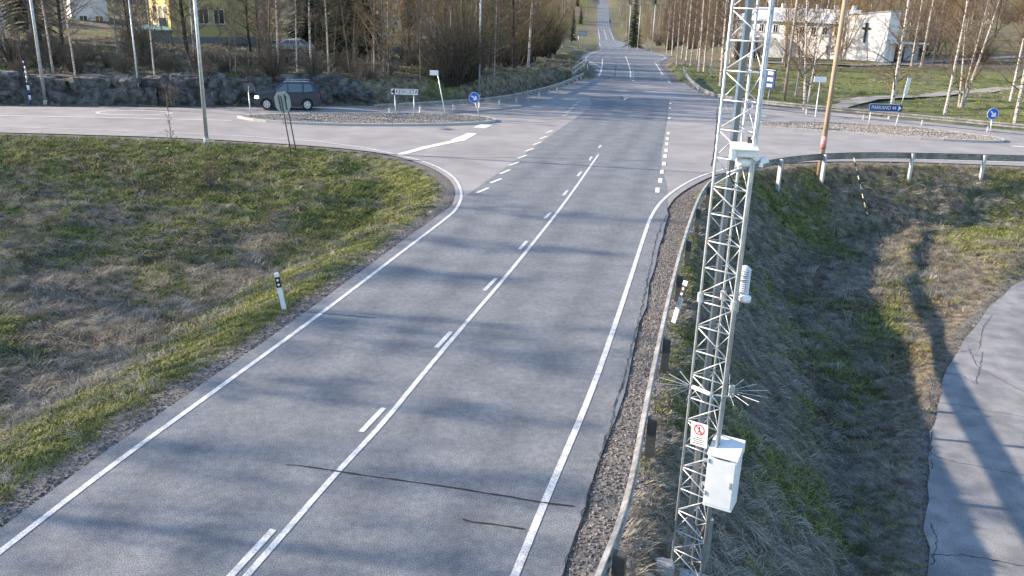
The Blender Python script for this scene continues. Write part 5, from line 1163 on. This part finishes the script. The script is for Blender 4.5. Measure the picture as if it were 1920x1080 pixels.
# ------------------------------------------------------------------ grass, leaves, gravel
def randmat(name, stops, rough=.85, trans=0):
    mt = bpy.data.materials.new(name); mt.use_nodes = True; n = mt.node_tree; b = n.nodes['Principled BSDF']; b.inputs['Roughness'].default_value = rough; b.inputs['Specular IOR Level'].default_value = .2
    oi = n.nodes.new('ShaderNodeObjectInfo'); rp = n.nodes.new('ShaderNodeValToRGB'); el = rp.color_ramp.elements
    while len(el) < len(stops): el.new(.5)
    for e_, (p, c) in zip(el, stops): e_.position = p; e_.color = (*c, 1)
    n.links.new(oi.outputs['Random'], rp.inputs[0]); n.links.new(rp.outputs[0], b.inputs['Base Color']); return mt
STRAW = randmat('dry_grass', [(0, (.075, .070, .058)), (.35, (.17, .157, .13)), (.7, (.29, .27, .225)), (1, (.46, .42, .34))])
GREENG = randmat('green_grass', [(0, (.05, .065, .022)), (.4, (.125, .15, .045)), (.8, (.225, .245, .075)), (1, (.36, .34, .13))])
LEAFL = randmat('leaf_litter', [(0, (.09, .065, .045)), (.6, (.18, .135, .09)), (1, (.32, .25, .17))])
PEB = randmat('pebbles', [(0, (.08, .072, .068)), (.5, (.155, .14, .13)), (1, (.29, .265, .25))])
def blades(seed, n, L_, lean, spread, w, mat, dirj=.5, rad=.08):
    r = random.Random(seed); v = []; f = []
    for i in range(n):
        a = r.gauss(0, dirj); d = Vector((math.cos(a), math.sin(a), 0)); sd = Vector((-d.y, d.x, 0)); l = L_*r.uniform(.5, 1.2); p = Vector((r.uniform(-rad, rad), r.uniform(-rad, rad), -.02)); ln = lean*r.uniform(.7, 1.25)
        e0 = max(.04, 1.45-ln*.5); e1 = max(-.12, 1.3-ln*1.15); p1 = p+d*math.cos(e0)*l*.45+Vector((0, 0, math.sin(e0)*l*.45)); p2 = p1+d*math.cos(e1)*l*.55+Vector((0, 0, math.sin(e1)*l*.55))+sd*r.uniform(-.2, .2)*l; p2.z = max(p2.z, .008)
        o = len(v); ww = w*r.uniform(.7, 1.3)
        v += [p-sd*ww, p+sd*ww, p1-sd*ww*.8, p1+sd*ww*.8, p2]; f += [(o, o+1, o+3, o+2), (o+2, o+3, o+4)]
    me = bpy.data.meshes.new('tuft'); me.from_pydata([tuple(q) for q in v], [], f); me.materials.append(mat); return me
def leaves(seed, n, rad, mat):
    r = random.Random(seed); v = []; f = []
    for i in range(n):
        p = Vector((r.uniform(-rad, rad), r.uniform(-rad, rad), r.uniform(.005, .05))); a = rv(r, 1).normalized()*r.uniform(.02, .045); b = rv(r, 1).normalized()*.025; o = len(v); v += [p-a, p+b, p+a, p-b]; f.append((o, o+1, o+2, o+3))
    me = bpy.data.meshes.new('leaves'); me.from_pydata([tuple(q) for q in v], [], f); me.materials.append(mat); return me
KINDS = [blades(1, 22, .38, 1.3, 1, .006, STRAW, .45, .16), blades(2, 16, .72, 1.35, 1, .006, STRAW, .3, .18), blades(3, 18, .28, 1.15, 1, .0055, STRAW, .9, .14), blades(4, 9, .62, .55, 1, .0045, STRAW, 1.5, .06),
         blades(5, 26, .13, .55, 1, .0075, GREENG, 3, .14), blades(6, 26, .22, .8, 1, .007, GREENG, 3, .14), blades(7, 24, .10, .7, 1, .011, GREENG, 3, .15), leaves(8, 12, .16, LEAFL), leaves(9, 14, .12, GREENG)]
def euler_on(X, Y, yaw_noise, flat=1.0, yaw=None):
    e = .35; dx = (gz(X+e, Y)-gz(X-e, Y))/(2*e); dy = (gz(X, Y+e)-gz(X, Y-e))/(2*e)
    nrm = np.c_[-dx*flat, -dy*flat, np.ones(len(X))]; nrm /= np.linalg.norm(nrm, axis=1)[:, None]
    ya = np.arctan2(-dy, -dx)+RNG.normal(0, yaw_noise, len(X)) if yaw is None else yaw
    t = np.c_[np.cos(ya), np.sin(ya), np.zeros(len(X))]; t -= nrm*(t*nrm).sum(1)[:, None]; t /= np.linalg.norm(t, axis=1)[:, None]; b = np.cross(nrm, t)
    return np.c_[np.arctan2(b[:, 2], nrm[:, 2]), -np.arcsin(np.clip(t[:, 2], -1, 1)), np.arctan2(t[:, 1], t[:, 0])]
def region(n, x0, x1, y0, y1, margin=(.75, .75, .08)):
    X = RNG.uniform(x0, x1, n); Y = RNG.uniform(y0, y1, n); Q = np.c_[X, Y]
    a, b, c = gsamp(DMG, X, Y), gsamp(DCG, X, Y), gsamp(DPG, X, Y)
    sd = X > np.interp(Y, Ym, (mL+mR)/2); jit = RNG.uniform(0, 1, n)**2
    k = (a > np.where(sd, 1.0, .55)*(.55+.7*jit)) & (b > margin[1]*(.5+jit)) & (c > margin[2]*(.3+jit)) & (X > -.72*Y-6) & (X < .70*Y+5)
    k &= ((X-LB.x-.2)**2+(Y-LB.y+.1)**2 > .5**2) & ~((X > 8) & (Y > 58) & (RNG.random(n) > .10))
    return X[k], Y[k], a[k], b[k], c[k], sd[k]
def grass_field(name, n, box, label, sc, kinds_bias):
    X, Y, a, b, c, sd = region(n, *box); n = len(X)
    g = green_of(X, Y, fbm(X, Y, .22, 4, 21), a, b, sd); nn = fbm(X, Y, .9, 3, 40); g2 = np.clip(g*.85+.04+(nn-.5)*1.5, 0, .92)
    u = RNG.random(n); isg = u < g2
    idx = np.where(isg, RNG.choice([4, 5, 6, 8], n, p=[.32, .3, .28, .10]), RNG.choice([0, 1, 2, 3, 7], n, p=kinds_bias))
    lit = fbm(X, Y, .35, 3, 60) > .69; idx = np.where(lit & (RNG.random(n) < .6), 7, idx)
    yn = np.where(isg, 3, .55)
    sc = sc*np.where(isg, 1.0, .68)
    e = euler_on(X, Y, yn); s = RNG.uniform(.65, 1.3, n)*sc*np.clip(.45+np.minimum(a, np.minimum(b, c))*.35, .45, 1.15)
    pass
    return scatter(name, np.c_[X, Y, gz(X, Y)], e, np.c_[s, s, s], idx, KINDS, label, 'grass')
grass_field('near_grass', 120000, (-20, 17, 7, 26), 'matted dry and green grass on the near slopes and ditches', .85, [.36, .22, .26, .05, .11])
grass_field('middle_grass', 70000, (-34, 32, 26, 47), 'dry and green grass on the slopes below the side roads', 1.0, [.34, .24, .24, .06, .12])
grass_field('far_grass', 70000, (-45, 60, 50, 125), 'thin spring grass on the lawns and banks across the junction', 1.5, [.25, .15, .3, .05, .25])
# gravel on shoulders and islands
pm = [rock_mesh('pebble', PEB, 70+k, 1, .18) for k in range(4)]
Q = np.c_[RNG.uniform(-12, 10, 260000), RNG.uniform(7, 40, 260000)]
a = gsamp(DMG, Q[:, 0], Q[:, 1]); sd = Q[:, 0] > np.interp(Q[:, 1], Ym, (mL+mR)/2); k = (a > .02) & (a < np.where(sd, 1.15, .65)) & (RNG.random(len(Q)) < .75*np.exp(-(a/np.where(sd, .9, .4))**2)) & (gsamp(DCG, Q[:, 0], Q[:, 1]) > .05); Q = Q[k]; n = len(Q)
s = RNG.uniform(.012, .04, n); scatter('shoulder_gravel', np.c_[Q, gz(Q[:, 0], Q[:, 1])+.004], RNG.uniform(0, 6.28, (n, 3)), np.c_[s, s, s*.7], RNG.integers(0, 4, n), pm, 'loose gravel along the edges of the near road', 'gravel')
IQ = []
for ip_ in (isl1p, isl2p):
    A_ = np.array(ip_); Q = np.c_[RNG.uniform(A_[:, 0].min(), A_[:, 0].max(), 15000), RNG.uniform(A_[:, 1].min(), A_[:, 1].max(), 15000)]; k = inside(Q, ip_) & (seg_dist(Q, ip_) > .12); IQ.append(Q[k])
PEB2 = randmat('island_pebbles', [(0, (.16, .145, .13)), (.5, (.27, .25, .225)), (1, (.42, .39, .36))]); pm = [rock_mesh('pebble', PEB2, 80+k, 1, .18) for k in range(4)]
Q = np.concatenate(IQ); n = len(Q); s = RNG.uniform(.025, .06, n); scatter('island_stones', np.c_[Q, np.full(n, .115)], RNG.uniform(0, 6.28, (n, 3)), np.c_[s, s, s*.8], RNG.integers(0, 4, n), pm, 'loose grey stones filling the two traffic islands', 'gravel')
# ------------------------------------------------------------------ small things
# striped rod leaning on the rail
p0, p1 = at(1601, 296, .55), hit(1626, 408); t = thing('striped_rod', 'slim rod with pale and dark stripes lying down the slope from the right rail', 'rod', p0)
N_ = 13
pts = []
for k in range(N_+1):
    q = p0.lerp(p1, k/N_); pts.append(Vector((q.x, q.y, max(q.z, float(gz(q.x, q.y))+.10)))-p0)
YELW = M('stripe_yellow', (.72, .66, .40), rough=.6)
for k in range(N_): MB().tube([pts[k], pts[k+1]], .022, 6).build('stripe', YELW if k % 2 == 0 else BLACK, t)
# picket fence on the bank
a_, b_ = hit(372, 127), hit(604, 130); d_ = b_-a_; d_.z = 0
t = thing('picket_fence', 'low dark picket fence on the bank below the yellow house', 'fence', a_)
FEN = M('fence_wood', (.10, .085, .07), (.16, .14, .115), 8, .9); n_ = int(d_.length/.34)
for k in range(n_+1):
    q = d_*(k/n_); z = float(gz(a_.x+q.x, a_.y+q.y))-a_.z; mb = MB(); mb.box((q.x, q.y, z+.42), (.14, .03, .95)); mb.build('picket', FEN, t)
for h in (.25, .7):
    rl = [Vector((d_.x*k/8, d_.y*k/8+.05, float(gz(a_.x+d_.x*k/8, a_.y+d_.y*k/8))-a_.z+h)) for k in range(9)]; MB().tube(rl, .04, 4).build('rail', FEN, t)
# footpath across the right lawn
FP = M('footpath_gravel', (.22, .20, .18), (.31, .285, .26), 6, .95, coords='pos')
fp = dens([hit(*p) for p in [(1562, 203), (1600, 192), (1665, 183), (1760, 178), (1850, 171), (1930, 163)]], 1.0)
ribbon('footpath', [gpt(p.x, p.y) for p in fp], 2.0, FP, None, .07, 0, 1.0)['kind'] = 'structure'
fp = dens([hit(*p) for p in [(1435, 118), (1520, 121), (1600, 124), (1700, 121), (1800, 113), (1930, 105)]], 1.5)
ribbon('footpath', [gpt(p.x, p.y) for p in fp], 3.0, FP, None, .09, 0, 1.5)['kind'] = 'structure'
